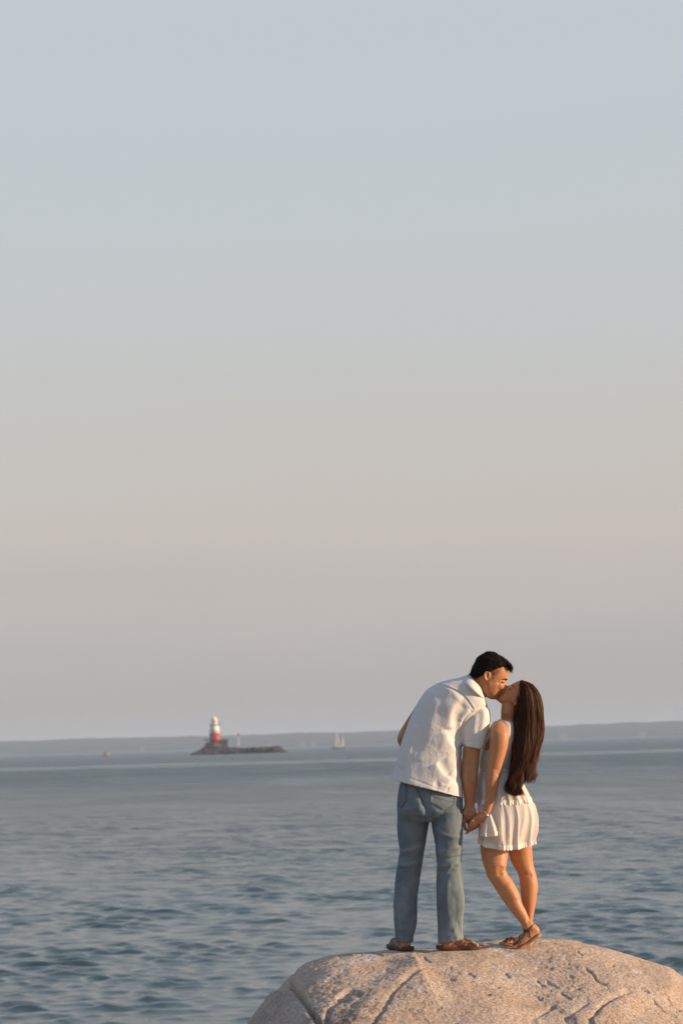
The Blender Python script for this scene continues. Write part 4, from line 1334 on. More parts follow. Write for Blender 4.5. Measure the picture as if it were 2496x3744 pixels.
    # the near fall of the collar drops lower than the back
    k = np.tile(np.clip(-np.sin(th), 0, 1), (len(rowsA), 1)); dep = np.array([0, 0, 0, .4, .8, 1.0, 1.0])[:, None]
    dn = U(*fA(800, 440)) - U(*fA(830, 400))
    CV = CV + (k * dep)[..., None].reshape(-1, 1) * dn * 0.5
    mk('collar', CV, grid_faces(len(rowsA), n, True), lin.m, shirt)

    # ---- jeans
    j = MB()
    j.add(*loft(ring_arr(fC, pelvis), 52, 5, 'flat'))
    for lg in (lleg, rleg):
        j.add(*loft(ring_arr(fC, lg), 36, 5, 'dome', 'open', .05))
    JV, JF = remesh(j, .0042, 4)
    N = normals(JV, JF)
    JV = JV + N * (fbm(JV * np.array([14, 10, 9.0]), 3, 0.55, seed=33) * .0045)[:, None]
    R = lambda pts, wl, wr_, hh, fd=.2: ridge(JV, N, fC, pts, wl, wr_, hh, fd)
    JV = R([(300, 190), (330, 260), (372, 370), (405, 480)], .018, .018, -.014, .1)
    JV = R([(335, 330), (300, 360), (220, 375), (150, 370)], .014, .014, .006)
    JV = R([(420, 380), (480, 400), (560, 405), (640, 395)], .014, .014, .006)
    JV = R([(400, 470), (340, 455), (270, 440), (190, 440)], .012, .012, -.006)
    JV = R([(415, 500), (470, 470), (540, 455)], .012, .012, -.006)
    JV = R([(420, 520), (500, 580), (590, 610), (680, 600)], .010, .016, .007)
    JV = R([(140, 740), (200, 735), (270, 710), (350, 690)], .010, .014, .009)
    JV = R([(130, 800), (180, 790), (240, 770)], .010, .012, -.008)
    JV = R([(130, 840), (175, 860), (230, 850), (330, 820)], .010, .014, .009)
    JV = R([(125, 905), (190, 890), (280, 890)], .010, .010, -.006)
    JV = R([(455, 740), (520, 730), (600, 700), (680, 690)], .010, .016, .008)
    JV = R([(460, 790), (540, 800), (620, 790), (675, 780)], .010, .012, -.008)
    JV = R([(465, 850), (540, 865), (610, 840), (670, 850)], .010, .014, .009)
    JV = R([(600, 850), (560, 890), (530, 930)], .010, .010, .006)
    JV = R([(465, 905), (540, 915), (640, 900)], .010, .012, -.006)
    JV = R([(180, 960), (195, 1100), (205, 1240), (200, 1400)], .020, .014, .006)
    JV = R([(255, 1000), (255, 1180), (250, 1350)], .014, .014, -.005)
    JV = R([(560, 960), (540, 1080), (545, 1200), (560, 1330)], .018, .022, .007)
    JV = R([(620, 1100), (625, 1240), (615, 1400)], .016, .016, -.005)
    JV = R([(640, 1320), (660, 1420), (680, 1480)], .010, .010, -.007)
    JV = R([(600, 1380), (620, 1450), (640, 1510)], .010, .010, .005)
    JV = R([(110, 1420), (170, 1410), (230, 1420)], .010, .014, .005)
    JV = R([(500, 1440), (560, 1455), (620, 1440)], .010, .014, .004)
    # side seam on the outer right leg
    JV = R([(640, 300), (668, 600), (640, 800), (655, 950), (690, 1150), (686, 1300), (672, 1500)], .003, .003, .0025, 0)
    den = Mat('faded_denim', (0.15, 0.19, 0.21), 0.9)
    tw = den.noise(1.0, 2, 0.5, (900, 900, 160))
    n1 = den.noise(6, 5, 0.6)
    c = den.ramp(n1, [(0.28, (0.080, 0.113, 0.140)), (0.5, (0.130, 0.170, 0.198)), (0.74, (0.205, 0.240, 0.258))])
    c = den.mix(0.55, c, den.ramp(tw, [(0.3, (0.62, 0.64, 0.66)), (0.7, (1.30, 1.28, 1.24))]), 'MULTIPLY')
    wv = den.noise(60, 4, 0.7, (1, 1, .35))
    c = den.mix(m_ := den.math('MULTIPLY', den.attr('wear'), den.ramp(wv, [(0.3, (0.4, 0.4, 0.4)), (0.7, (1, 1, 1))])), c, (0.26, 0.27, 0.265))
    den.color(c)
    b1 = den.bump(tw, 0.4, 0.0015)
    den.bump(den.noise(45, 5, 0.65), 0.3, 0.004, b1)
    wear = np.zeros(len(JV))
    for pts, w, a in (([(640, 300), (668, 600), (640, 800), (655, 950), (690, 1150), (686, 1300), (672, 1500)], .005, .7), ([(110, 1520), (190, 1526), (262, 1524)], .004, 1.0), ([(475, 1524), (560, 1534), (640, 1515), (697, 1480)], .004, 1.0),
                      ([(150, 740), (270, 715), (350, 690)], .012, .45), ([(140, 850), (230, 850), (330, 820)], .012, .45), ([(470, 740), (600, 705), (680, 690)], .012, .4), ([(470, 858), (610, 840), (670, 850)], .012, .4),
                      ([(330, 560), (200, 520), (140, 500)], .03, .25), ([(480, 560), (600, 540), (680, 520)], .03, .25)):
        d, s_, t = dist_poly(JV, poly_xz(fC, pts))
        wear = np.maximum(wear, a * np.exp(-(d / w) ** 2))
    jeans = mk('jeans', JV, JF, den.m, o, attr={'wear': wear})
    jeans['label'] = 'faded grey-blue straight jeans'
    bj = bvh(JV, JF)
    def pocket(rows):
        PV, PF = drape(bj, fD, rows, .0, .0028, sub=4)
        d = np.ones(len(PV)) * 0.0
        nr = len(PV) // 2
        po = mk('back_pocket', PV, PF, den.m, jeans, attr={'wear': np.zeros(len(PV))})
        return po
    p1 = pocket([[(618, 800), (740, 842), (860, 872), (985, 892)], [(625, 880), (740, 915), (860, 945), (980, 950)], [(634, 962), (725, 1000), (850, 1022), (970, 1004)], [(720, 1012), (770, 1040), (850, 1050), (930, 1020)], [(790, 1062), (800, 1066), (810, 1066), (820, 1064)]])
    p2 = pocket([[(175, 660), (205, 668), (235, 672), (258, 668)], [(160, 760), (195, 770), (230, 775), (262, 770)], [(146, 860), (185, 875), (225, 885), (266, 880)], [(140, 950), (180, 965), (220, 975), (266, 930)], [(170, 1025), (180, 1030), (190, 1032), (205, 1024)]])
    seam = Mat('denim_stitching', (0.20, 0.19, 0.17), 0.9)
    seam.color(seam.ramp(seam.noise(1.0, 2, .5, (500, 500, 500)), [(0.4, (0.06, 0.075, 0.085)), (0.6, (0.17, 0.17, 0.16))]))
    for par, pts in ((p1, [(628, 830), (634, 955), (725, 994), (795, 1055)]), (p1, [(805, 1058), (930, 1018), (966, 1000), (978, 900)]), (p1, [(640, 860), (760, 905), (870, 935), (975, 945)]), (p2, [(252, 680), (258, 900), (200, 1018), (180, 1024), (146, 950)])):
        V2, F2 = strip(bj, fD, pts, .004, .0028, .0014); mk('stitching', V2, F2, seam.m, par)
    for pts in ([(395, 720), (440, 800), (500, 930), (560, 1050)],):
        V2, F2 = strip(bj, fD, pts, .007, .0, .0018); mk('seat_seam', V2, F2, seam.m, jeans)
    for pts in ([(108, 1516), (150, 1521), (205, 1524), (264, 1520)], [(474, 1520), (540, 1530), (600, 1526), (650, 1506), (696, 1474)]):
        V2, F2 = strip(bj, fC, pts, .005, .0, .0016); mk('hem_seam', V2, F2, seam.m, jeans)

    # ---- sandals
    def sandal(H, T, width, name, strap_pts, lift):
        SV_, SF_ = sole(H, T, width, .024, lift)
        so = mk('sandal', SV_, SF_, SOLE_D.m, o)
        for pts, w in strap_pts:
            V2, F2 = strip(bv, fF, pts, w, .0005, .0035)
            mk('strap', V2, F2, LEATHER.m, so)
        return so
    H, T = U(*fF(476, 462), -.05), U(*fF(858, 458), -.02)
    sandal(H, T, .115, 'r', [([(640, 470), (668, 445), (700, 412), (712, 396)], [.05, .045, .036, .03]), ([(712, 396), (735, 408), (756, 428), (775, 445)], [.03, .022, .014, .010]), ([(690, 420), (735, 432), (772, 448), (800, 452)], [.02, .014, .010, .008])], [.006, -.004, -.004, -.002, .002])
    FOOT_SPOTS.append(((H * .5 + T * .5) + np.array([0, 0, -.026]), .17))
    H, T = U(*fF(265, 470), -.045), U(*fF(118, 474), .20)
    sandal(H, T, .115, 'l', [([(118, 470), (128, 445), (150, 436), (168, 470)], [.02, .025, .03, .03])], [.004, -.002, -.002, .0, .004])
    FOOT_SPOTS.append(((H * .5 + T * .5) + np.array([0, 0, -.026]), .16))
    return o
build_man()

def sheet(rows, nseg=220, sub=8, t0=0.0, t1=1.0, pleat=None, th0=0.0, th1=2 * math.pi):
    """cloth sheet lofted through rings; pleat(theta, t) pushes it outward in metres"""
    S = catmull(np.array(rows, float), sub)
    full = th1 - th0 > 6.28
    th = np.linspace(th0, th1, nseg, endpoint=not full)
    P = []
    for i, r in enumerate(S):
        t = i / (len(S) - 1)
        Q = ring_pts(r, th)
        c = Q.mean(0) if full else ring_pts(r, np.linspace(0, 2 * math.pi, 40, endpoint=False)).mean(0)
        if pleat is not None:
            d = Q - c; d[:, 2] = 0
            d /= np.linalg.norm(d, axis=1)[:, None] + 1e-9
            Q = Q + d * pleat(th, t)[:, None]
        P.append(Q)
    return np.vstack(P), grid_faces(len(P), nseg, full), len(P)

WW = 0.07     # depth of her body's middle plane
WH = 0.035    # and of her head's, leaning in to the kiss
def build_woman():
    b = MB()
    head = [(690, 768, 775, 838, .020, .020, WH, 2.0), (697, 738, 850, 862, .038, .038, WH, 2.05), (716, 705, 915, 872, .050, .050, WH, 2.1), (752, 665, 975, 866, .059, .059, WH, 2.15), (795, 622, 1040, 852, .065, .065, WH, 2.2),
            (846, 590, 1100, 835, .069, .069, WH, 2.2), (898, 558, 1155, 805, .072, .072, WH, 2.2), (950, 528, 1200, 765, .073, .073, WH, 2.2), (1010, 506, 1232, 710, .070, .070, WH, 2.2), (1080, 500, 1240, 650, .060, .060, WH, 2.1), (1140, 515, 1225, 600, .042, .042, WH, 2.0)]
    b.add(*loft(ring_arr(fB, head), 40, 5, 'low', 'low'))
    b.add(*ptube(fB, [(868, 584, WH, .0070), (836, 590, WH, .0078), (806, 600, WH + .003, .0088), (800, 622, WH + .003, .0080)], nseg=12))
    b.add(*ell(U(*fB(818, 640), WH - .009), (.008, .007, .007)))
    b.add(*ell(U(*fB(818, 640), WH + .009), (.008, .007, .007)))
    b.add(*ell(U(*fB(751, 676), WH), (.008, .018, .0062), -0.6))
    b.add(*ell(U(*fB(734, 704), WH), (.008, .017, .0066), -0.6))
    b.add(*ell(U(*fB(712, 765), WH), (.013, .016, .012)))
    b.add(*ell(U(*fB(862, 622), WH - .050), (.010, .012, .009), -0.6))
    b.add(*ell(U(*fB(880, 705), WH - .036), (.036, .024, .032), -0.5))
    ear = [(915, 800), (925, 772), (950, 760), (968, 785), (962, 825), (940, 850), (915, 855)]
    b.add(*tube([(*U(*fB(u, v), WH - .070), .0045) for u, v in ear], nseg=10, sub=3))
    b.add(*ell(U(*fB(938, 812), WH - .064), (.010, .004, .018), -0.2))
    neck = [(765, 800, 1010, 850, .048, .048, WH, 2.0), (757, 880, 985, 900, .047, .047, WH, 2.0), (750, 960, 970, 970, .048, .048, WH, 2.0), (752, 1040, 985, 1050, .056, .056, WH + .02, 2.0), (740, 1100, 1010, 1110, .075, .075, WW, 2.0)]
    b.add(*loft(ring_arr(fB, neck), 32, 4, 'flat', 'dome'))
    # trunk inside the dress: she stands side-on, back half turned to the camera
    trunk = [(1010, 692, 1150, 715, .120, .12, WW, 2.2), (945, 790, 1165, 800, .135, .13, WW, 2.3), (908, 860, 1170, 890, .125, .12, WW, 2.3), (885, 930, 1165, 950, .115, .11, WW, 2.2), (885, 1060, 1150, 1075, .098, .098, WW, 2.2), (875, 1180, 1190, 1180, .125, .12, WW, 2.2), (868, 1290, 1245, 1290, .145, .13, WW, 2.2), (865, 1400, 1270, 1400, .15, .13, WW, 2.2)]
    b.add(*loft(ring_arr(fA, trunk), 36, 4, 'low', 'flat'))
    # near arm
    arm = [(992, 690, 1044, 686, .030, .030, -0.030, 2.1), (964, 712, 1074, 718, .042, .042, -0.048, 2.15), (948, 742, 1092, 760, .048, .048, -0.062, 2.2), (940, 775, 1097, 800, .050, .048, -0.075, 2.15), (936, 835, 1094, 860, .050, .046, -0.080, 2.15), (934, 900, 1082, 920, .047, .044, -0.082, 2.1), (927, 975, 1064, 985, .042, .040, -0.082, 2.1),
           (920, 1050, 1044, 1050, .038, .036, -0.080, 2.1), (914, 1110, 1031, 1110, .037, .035, -0.076, 2.1), (908, 1180, 1020, 1180, .038, .036, -0.076, 2.1), (905, 1260, 1000, 1262, .034, .033, -0.080, 2.1), (898, 1340, 976, 1352, .027, .027, -0.084, 2.1), (890, 1410, 951, 1428, .022, .022, -0.087, 2.15), (884, 1432, 940, 1462, .021, .020, -0.088, 2.2)]
    b.add(*loft(ring_arr(fA, arm), 30, 5, 'low', 'low'))
    hand = [(838, 160, 968, 330, .019, .018, -.088, 2.2), (760, 215, 930, 420, .018, .018, -.088, 2.3), (690, 268, 850, 470, .017, .018, -.088, 2.35), (620, 310, 775, 505, .016, .018, -.087, 2.4), (555, 350, 710, 525, .015, .017, -.085, 2.4), (505, 400, 640, 540, .013, .015, -.083, 2.3)]
    b.add(*loft(ring_arr(fH, hand), 26, 4, 'dome', 'dome'))
    for pts in ([(545, 400, -.086, .0088), (490, 465, -.092, .0082), (440, 530, -.088, .0074), (398, 592, -.078, .0062)],
                [(575, 440, -.086, .0090), (520, 520, -.094, .0084), (450, 580, -.090, .0075), (392, 640, -.078, .0062)],
                [(610, 480, -.086, .0088), (560, 560, -.092, .0080), (500, 615, -.086, .0072), (440, 660, -.074, .0060)],
                [(655, 500, -.084, .0080), (620, 575, -.088, .0072), (570, 625, -.080, .0064), (520, 660, -.070, .0054)],
                [(790, 240, -.076, .0095), (690, 270, -.064, .0090), (600, 300, -.056, .0082), (540, 330, -.052, .0070)]):
        b.add(*ptube(fH, pts, nseg=12))
    # far arm, raised in front of him and hidden
    b.add(*ptube(fA, [(1030, 740, .16, .044), (975, 840, .19, .042), (935, 960, .21, .036), (925, 1060, .22, .034), (920, 1200, .22, .026), (915, 1260, .22, .026)], nseg=18))
    for k in range(4):
        b.add(*ptube(fA, [(905 + 8 * k, 1260, .22, .009), (905 + 8 * k, 1300, .22, .008), (910 + 8 * k, 1330, .21, .007)], nseg=10))
    b.add(*ptube(fA, [(930, 1240, .21, .010), (944, 1270, .20, .009), (942, 1295, .20, .008)], nseg=10))
    # legs
    near = [(850, 520, 1105, 520, .082, .085, 0.030, 2.1), (846, 620, 1100, 620, .082, .084, 0.025, 2.1), (843, 710, 1090, 700, .078, .080, 0.015, 2.1), (852, 790, 1081, 780, .074, .075, 0.002, 2.1), (868, 860, 1071, 850, .067, .068, -0.014, 2.1), (884, 915, 1064, 900, .061, .062, -0.016, 2.1), (897, 965, 1078, 930, .058, .060, -0.018, 2.1),
            (928, 1010, 1100, 960, .057, .060, -0.020, 2.1), (985, 1100, 1140, 1020, .058, .062, -0.024, 2.1), (1032, 1172, 1180, 1098, .056, .060, -0.028, 2.1), (1084, 1240, 1205, 1188, .047, .050, -0.034, 2.1), (1134, 1302, 1238, 1256, .038, .040, -0.040, 2.1), (1184, 1362, 1268, 1328, .031, .032, -0.046, 2.1), (1196, 1403, 1296, 1376, .033, .034, -0.050, 2.1)]
    near = near[:5] + [((L_ + R_) / 2 + (L_ - R_) * .47, (a_ + c_) / 2 + (a_ - c_) * .47, (L_ + R_) / 2 - (L_ - R_) * .47, (a_ + c_) / 2 - (a_ - c_) * .47, f_ * .95, k_ * .95, w_, e_) for (L_, a_, R_, c_, f_, k_, w_, e_) in near[5:]]
    b.add(*loft(ring_arr(fC, near), 32, 4, 'flat', 'dome'))
    far = [(1080, 560, 1300, 560, .085, .082, 0.110, 2.1), (1088, 690, 1304, 680, .080, .080, 0.115, 2.1), (1104, 790, 1308, 780, .073, .074, 0.118, 2.1), (1136, 870, 1316, 860, .066, .067, 0.120, 2.1), (1180, 940, 1332, 925, .059, .060, 0.120, 2.1), (1194, 1000, 1348, 990, .057, .060, 0.120, 2.1), (1203, 1080, 1356, 1065, .056, .060, 0.120, 2.1), (1210, 1160, 1346, 1150, .052, .056, 0.120, 2.1), (1222, 1240, 1332, 1240, .044, .046, 0.120, 2.1), (1240, 1330, 1314, 1330, .036, .037, 0.120, 2.1), (1244, 1420, 1306, 1420, .032, .033, 0.120, 2.1), (1244, 1480, 1304, 1480, .032, .034, 0.120, 2.1)]
    b.add(*loft(ring_arr(fC, far), 32, 4, 'flat', 'dome'))
    # near foot: heel lifted, ball and toes on the stone
    b.add(*ptube(fF, [(1225, 290, (-.100) + .05, .032), (1255, 318, (-.100) + .05, .031), (1280, 335, (-.102) + .05, .028)], nseg=16))
    b.add(*ptube(fF, [(1275, 340, (-.102) + .05, .028), (1240, 365, (-.102) + .05, .032), (1200, 400, (-.102) + .05, .034), (1160, 432, (-.100) + .05, .032), (1130, 455, (-.098) + .05, .024)], nseg=18))
    for k in range(5):
        b.add(*ptube(fF, [(1150 - 2 * k, 445, (-.125 + .014 * k) + .05, .012), (1122, 462 - k, (-.128 + .016 * k) + .05, .0095), (1102 + 3 * k, 470 - k, (-.128 + .016 * k) + .05, .0085 if k else .010)], nseg=10))
    # far foot flat
    b.add(*ptube(fF, [(1245, 430, (.07) + .05, .030), (1240, 452, (.06) + .05, .026), (1190, 440, (.05) + .05, .032), (1130, 438, (.04) + .05, .030), (1075, 442, (.03) + .05, .022)], nseg=16))
    for k in range(5):
        b.add(*ptube(fF, [(1085, 440, (.01 + .012 * k) + .05, .011), (1045, 444, (.00 + .014 * k) + .05, .009), (1022 + 4 * k, 446, (.00 + .014 * k) + .05, .0082)], nseg=10))
    V, F = remesh(b, .0034, 3)
    N = normals(V, F)
    V = ridge(V, N, fA, [(985, 1070), (1000, 1110), (985, 1140)], .012, .012, -.002)
    V = ridge(V, N, fA, [(960, 1090), (955, 1170), (940, 1260)], .014, .014, .0035)
    V = ridge(V, N, fC, [(900, 925), (960, 938), (1040, 925)], .012, .012, -.004)
    V = ridge(V, N, fC, [(1040, 850), (1050, 900), (1070, 940)], .012, .012, .004)
    V = ridge(V, N, fC, [(1010, 860), (1000, 910), (1010, 960)], .012, .012, -.003)
    V = ridge(V, N, fC, [(1060, 1010), (1120, 1100), (1150, 1160)], .02, .03, .004)
    V = ridge(V, N, fC, [(1215, 1330), (1235, 1370), (1245, 1400)], .008, .008, .005)
    V = ridge(V, N, fC, [(1225, 930), (1260, 960), (1300, 950)], .012, .012, -.004)
    V = ridge(V, N, fH, [(560, 420), (640, 390), (760, 330)], .003, .003, .0015)
    V = ridge(V, N, fH, [(600, 470), (690, 440), (800, 380)], .003, .003, .0015)
    V = ridge(V, N, fB, [(850, 850), (900, 850), (960, 870)], .010, .010, -.004)
    V = ridge(V, N, fB, [(800, 650), (785, 680), (775, 700)], .004, .004, -.002)
    lip = np.zeros(len(V))
    d, s, t = dist_poly(V, poly_xz(fB, [(764, 668), (742, 690), (730, 712)]))
    lip = np.exp(-(d / .006) ** 2)
    base = U(*fF(1180, 490), 0)
    o = mk('person', V, F, SKIN_B, origin=base, attr={'lip': lip, 'dark': np.zeros(len(V))})
    tag(o, 'woman with long brown hair in short white lace dress kissing the man', 'person')
    bv = bvh(V, F)
    V2, F2 = strip(bv, fB, [(893, 562), (910, 568), (926, 590), (934, 612)], [.002, .004, .004, .002], 0, .0014); mk('eyebrow', V2, F2, BROW_M.m, o)
    V2, F2 = strip(bv, fB, [(860, 612), (872, 626), (892, 640)], [.0015, .0028, .0018], 0, .0015); mk('eyelashes', V2, F2, BROW_M.m, o)

    # ---- dress
    dm = Mat('white_chiffon', (0.80, 0.765, 0.72), 0.8)
    dm.color(dm.ramp(dm.noise(14, 4, 0.6), [(0.3, (0.76, 0.725, 0.68)), (0.7, (0.83, 0.80, 0.76))]))
    bb = cloth_weave(dm, 700, 0.3)
    dm.bump(dm.noise(1.0, 4, 0.6, (60, 60, 12)), 0.3, 0.004, bb)
    tr = dm.n('ShaderNodeBsdfTranslucent'); tr.inputs[0].default_value = (0.82, 0.70, 0.58, 1)
    mx = dm.n('ShaderNodeMixShader'); mx.inputs[0].default_value = 0.30
    dm.l(dm.b.outputs[0], mx.inputs[1]); dm.l(tr.outputs[0], mx.inputs[2])
    tp = dm.n('ShaderNodeBsdfTransparent'); m2 = dm.n('ShaderNodeMixShader'); m2.inputs[0].default_value = 0.07
    dm.l(mx.outputs[0], m2.inputs[1]); dm.l(tp.outputs[0], m2.inputs[2]); dm.l(m2.outputs[0], dm.out.inputs[0])
    lm = Mat('white_lace', (0.80, 0.755, 0.70), 0.85)
    lm.color(lm.ramp(lm.noise(90, 3, 0.6), [(0.3, (0.72, 0.67, 0.61)), (0.7, (0.83, 0.79, 0.74))]))
    vo = lm.n('ShaderNodeTexVoronoi', feature='DISTANCE_TO_EDGE'); vo.inputs['Scale'].default_value = 240
    lm.l(lm.tc.outputs['Object'], vo.inputs['Vector'])
    holes = lm.ramp(vo.outputs['Distance'], [(0.12, (1, 1, 1)), (0.26, (0.6, 0.6, 0.6))])
    lm.l(holes, lm.b.inputs['Alpha'])
    lm.bump(lm.noise(160, 3), 0.6, 0.003)

    dress = None
    bod = [(1022, 668, 1152, 694, .118, .118, WW, 2.3), (1005, 700, 1162, 722, .132, .130, WW, 2.4), (965, 780, 1172, 800, .140, .136, WW, 2.4), (912, 880, 1178, 900, .132, .130, WW, 2.35), (882, 935, 1176, 955, .124, .122, WW, 2.3), (868, 1000, 1170, 1015, .116, .114, WW, 2.25), (870, 1060, 1160, 1072, .108, .106, WW, 2.25), (870, 1094, 1158, 1104, .106, .104, WW, 2.25)]
    pz = lambda th, t: .0022 * np.sin(th * 26 + 2 * np.sin(th * 3)) * smooth01((t - .45) / .5) + .002 * np.sin(th * 9 + 1.3) * smooth01(t / .3) - .004
    BV, BF, _ = sheet(ring_arr(fA, bod), 240, 7, pleat=pz)
    dress = mk('dress', BV, BF, dm.m, o)
    dress['label'] = 'short sleeveless white dress with lace trim'
    waist = ring_arr(fA, [(868, 1084, 1160, 1094, .110, .108, WW, 2.25), (866, 1092, 1162, 1102, .1125, .1105, WW, 2.25), (868, 1104, 1162, 1114, .110, .108, WW, 2.25)])
    V2, F2, _ = sheet(waist, 160, 4); mk('waistband', V2, F2, dm.m, dress)
    g = np.random.default_rng(4)
    def pleats(n, amp0, amp1, seed):
        gg = np.random.default_rng(seed)
        cs = np.sort(gg.random(n) * 2 * math.pi); ws = .05 + .09 * gg.random(n); am = .5 + gg.random(n); dr = gg.normal(size=n) * .12
        def f(th, t):
            r = np.zeros_like(th)
            for c, w, a, k in zip(cs, ws, am, dr):
                d = (th - c - k * t + math.pi) % (2 * math.pi) - math.pi
                r += a * np.exp(-np.abs(d / (w * .6 * (1 + .7 * t))) ** 1.3)
            r -= r.mean()
            return r * (amp0 + (amp1 - amp0) * t)
        return f
    up = [(870, 1100, 1158, 1110, .106, .104, WW, 2.2), (860, 1150, 1192, 1150, .122, .118, WW, 2.2), (850, 1210, 1232, 1205, .140, .132, WW, 2.2), (842, 1280, 1272, 1270, .155, .142, WW, 2.2), (838, 1345, 1306, 1335, .163, .150, WW, 2.2, .012)]
    V2, F2, nr = sheet(ring_arr(fA, up), 300, 8, pleat=pleats(52, .002, .009, 8)); mk('upper_skirt', V2, F2, dm.m, dress)
    lo = [(824, 318, 1300, 312, .158, .146, WW, 2.2), (824, 350, 1318, 345, .168, .155, WW, 2.2), (827, 410, 1334, 405, .175, .160, WW, 2.2, .005), (830, 470, 1336, 465, .176, .162, WW, 2.2, .01), (834, 540, 1322, 540, .174, .162, WW, 2.2, .02), (838, 600, 1308, 600, .170, .160, WW, 2.2, .032), (840, 632, 1302, 632, .168, .158, WW, 2.2, .040)]
    pl = pleats(64, .003, .011, 18)
    V2, F2, nr = sheet(ring_arr(fC, lo), 320, 8, pleat=pl); mk('lower_skirt', V2, F2, dm.m, dress)
    def lace(name, ringrow, drop, scal, ns, pleat, flare=.004, jitter=0.0, seed=2):
        gg = np.random.default_rng(seed)
        n = 620
        th = np.linspace(0, 2 * math.pi, n, endpoint=False)
        Q = ring_pts(np.array(ringrow), th)
        c = Q.mean(0)
        d = Q - c; d[:, 2] = 0; d /= np.linalg.norm(d, axis=1)[:, None]
        Q = Q + d * pleat(th, 1.0)[:, None]
        prof = np.abs(np.sin(th * ns / 2)) ** 0.8
        wob = np.interp(th, np.linspace(0, 2 * math.pi, 90), gg.random(90)) if jitter else 0
        rows = []
        for k in range(7):
            t = k / 6
            z = t * (drop + scal * prof) * (1 + jitter * (wob - .5))
            ff = flare * (.4 + t) + .0015 * t * np.sin(th * ns + 1.0) + (jitter * .010 * np.sin(th * 37 + 5 * np.sin(th * 7)) * t)
            rows.append(Q + d * np.broadcast_to(ff, (n,))[:, None] - np.array([0, 0, 1.0]) * np.broadcast_to(z, (n,))[:, None] + np.array([0, 0, .006]))
        return mk(name, np.vstack(rows), grid_faces(7, n, True), lm.m, dress)
    lace('hem_lace', ring_arr(fC, lo)[-1], .024, .006, 70, pl)
    lace('tier_lace', ring_arr(fA, up)[-1], .022, .007, 50, pleats(52, .002, .009, 8), .004, 0.2, 3)
    # the skirt's over-layer lifted at the near side, hanging by her hand
    u_ = np.linspace(0, 1, 60); v_ = np.linspace(0, 1, 34)
    topL = np.array([U(*fC(*p)) for p in ((868, 468), (905, 432), (935, 402))]); topC = catmull(topL, 12)
    botL = np.array([U(*fC(*p)) for p in ((836, 572), (870, 578), (920, 580), (970, 570), (1016, 572))]); botC = catmull(botL, 12)
    rs_ = lambda C, n: np.stack([np.interp(np.linspace(0, 1, n), np.linspace(0, 1, len(C)), C[:, k]) for k in range(3)], 1)
    A, B = rs_(topC, 60), rs_(botC, 60)
    P = []
    for v in v_:
        q = A * (1 - v) + B * v
        q[:, 1] = Y0 - .116 - .020 * math.sin(v * 2.2) + .012 * np.sin(u_ * 15 + 1.0) * v + .03 * (1 - u_) * 0 + .05 * (np.abs(u_ - .5) * 2) ** 3
        P.append(q)
    fl = mk('skirt_flap', np.vstack(P), grid_faces(34, 60, False), dm.m, dress)
    last = P[-1]; R_ = []
    for k in range(6):
        t = k / 5
        sc = np.abs(np.sin(np.linspace(0, 1, 60) * math.pi * 9)) ** .6
        R_.append(last + np.array([0, -.002, .004]) - np.outer(t * (.016 + .010 * sc), (0, 0, 1)) + np.outer(.003 * np.sin(np.linspace(0, 60, 60)) * t, (0, 1, 0)))
    R2 = np.vstack(R_)
    # resample finer for a clean scallop
    mk('flap_lace', R2, grid_faces(6, 60, False), lm.m, fl)

    # ---- long hair
    hm = Mat('long_brown_hair', (0.03, 0.012, 0.006), 0.42)
    hm.color(hm.mix(hm.attr('tone'), (0.014, 0.006, 0.0036), (0.150, 0.050, 0.016)))
    hm.b.inputs['Anisotropic'].default_value = 0.5
    hm.b.inputs['Specular IOR Level'].default_value = 0.22
    Lb = [(1200, 342), (1180, 400), (1166, 480), (1160, 560), (1152, 650), (1154, 730), (1150, 810), (1144, 900), (1136, 1010), (1124, 1110), (1112, 1190), (1116, 1255), (1158, 1314)]
    Rb = [(1216, 338), (1300, 372), (1352, 440), (1384, 530), (1392, 640), (1392, 740), (1378, 830), (1358, 910), (1334, 1010), (1306, 1100), (1272, 1170), (1242, 1226), (1216, 1290)]
    Lp = catmull(np.array([U(*fA(*p)) for p in Lb]), 6); Rp = catmull(np.array([U(*fA(*p)) for p in Rb]), 6)
    M = len(Lp)
    tpar = np.linspace(0, 1, M)
    dr = np.interp(tpar, [0, .05, .12, .25, .45, .7, .88, 1], [.035, .075, .088, .088, .085, .072, .045, .012])
    wc = np.interp(tpar, [0, .2, .45, .7, .88, 1], [WH, WH, .02, -.035, -.095, -.135])
    # dense inner volume
    inner = []
    for i in range(0, M, 3):
        L, R = Lp[i].copy(), Rp[i].copy()
        c = (L + R) / 2; k = .84 - .16 * smooth01((tpar[i] - .15) / .4); k = k if tpar[i] < .8 else k - .4 * (tpar[i] - .8) / .2
        inner.append([*(c + (L - c) * k), *(c + (R - c) * k), max(.008, dr[i] * .82), max(.008, dr[i] * .82), wc[i], 2.1, 0])
    HV, HF = loft(inner, 40, 2, 'low', 'low')
    tone0 = np.full(len(HV), 0.12)
    hair = mk('hair', HV, HF, hm.m, o, attr={'tone': tone0})
    hair['label'] = 'long straight dark brown hair hanging down her back'
    g = np.random.default_rng(15)
    NL, PER = 165, 22
    VV, FF, TT = [], [], []
    nseg = 19
    cnt = 0
    for l in range(NL):
        ang = g.random() * 2 * math.pi
        if l < 84: ang = -math.pi * g.random()            # most locks lie on the side we see
        if l % 4 == 0: ang = -math.pi + 1.45 * g.random()   # the long lock that falls over her back
        sc = math.cos(ang); dc = math.sin(ang)
        rad = .86 + .16 * g.random()
        end = .955 + .055 * g.random() if sc < -.1 else (.80 + .08 * g.random() if sc < .4 else .85 + .07 * g.random())
        tone_l = g.random() ** 1.2
        drl = g.normal() * .10; hk = g.normal() * .022 - .002
        ph = g.random() * 6.28; fq = 1.4 + 1.6 * g.random(); am = .009 + .016 * g.random()
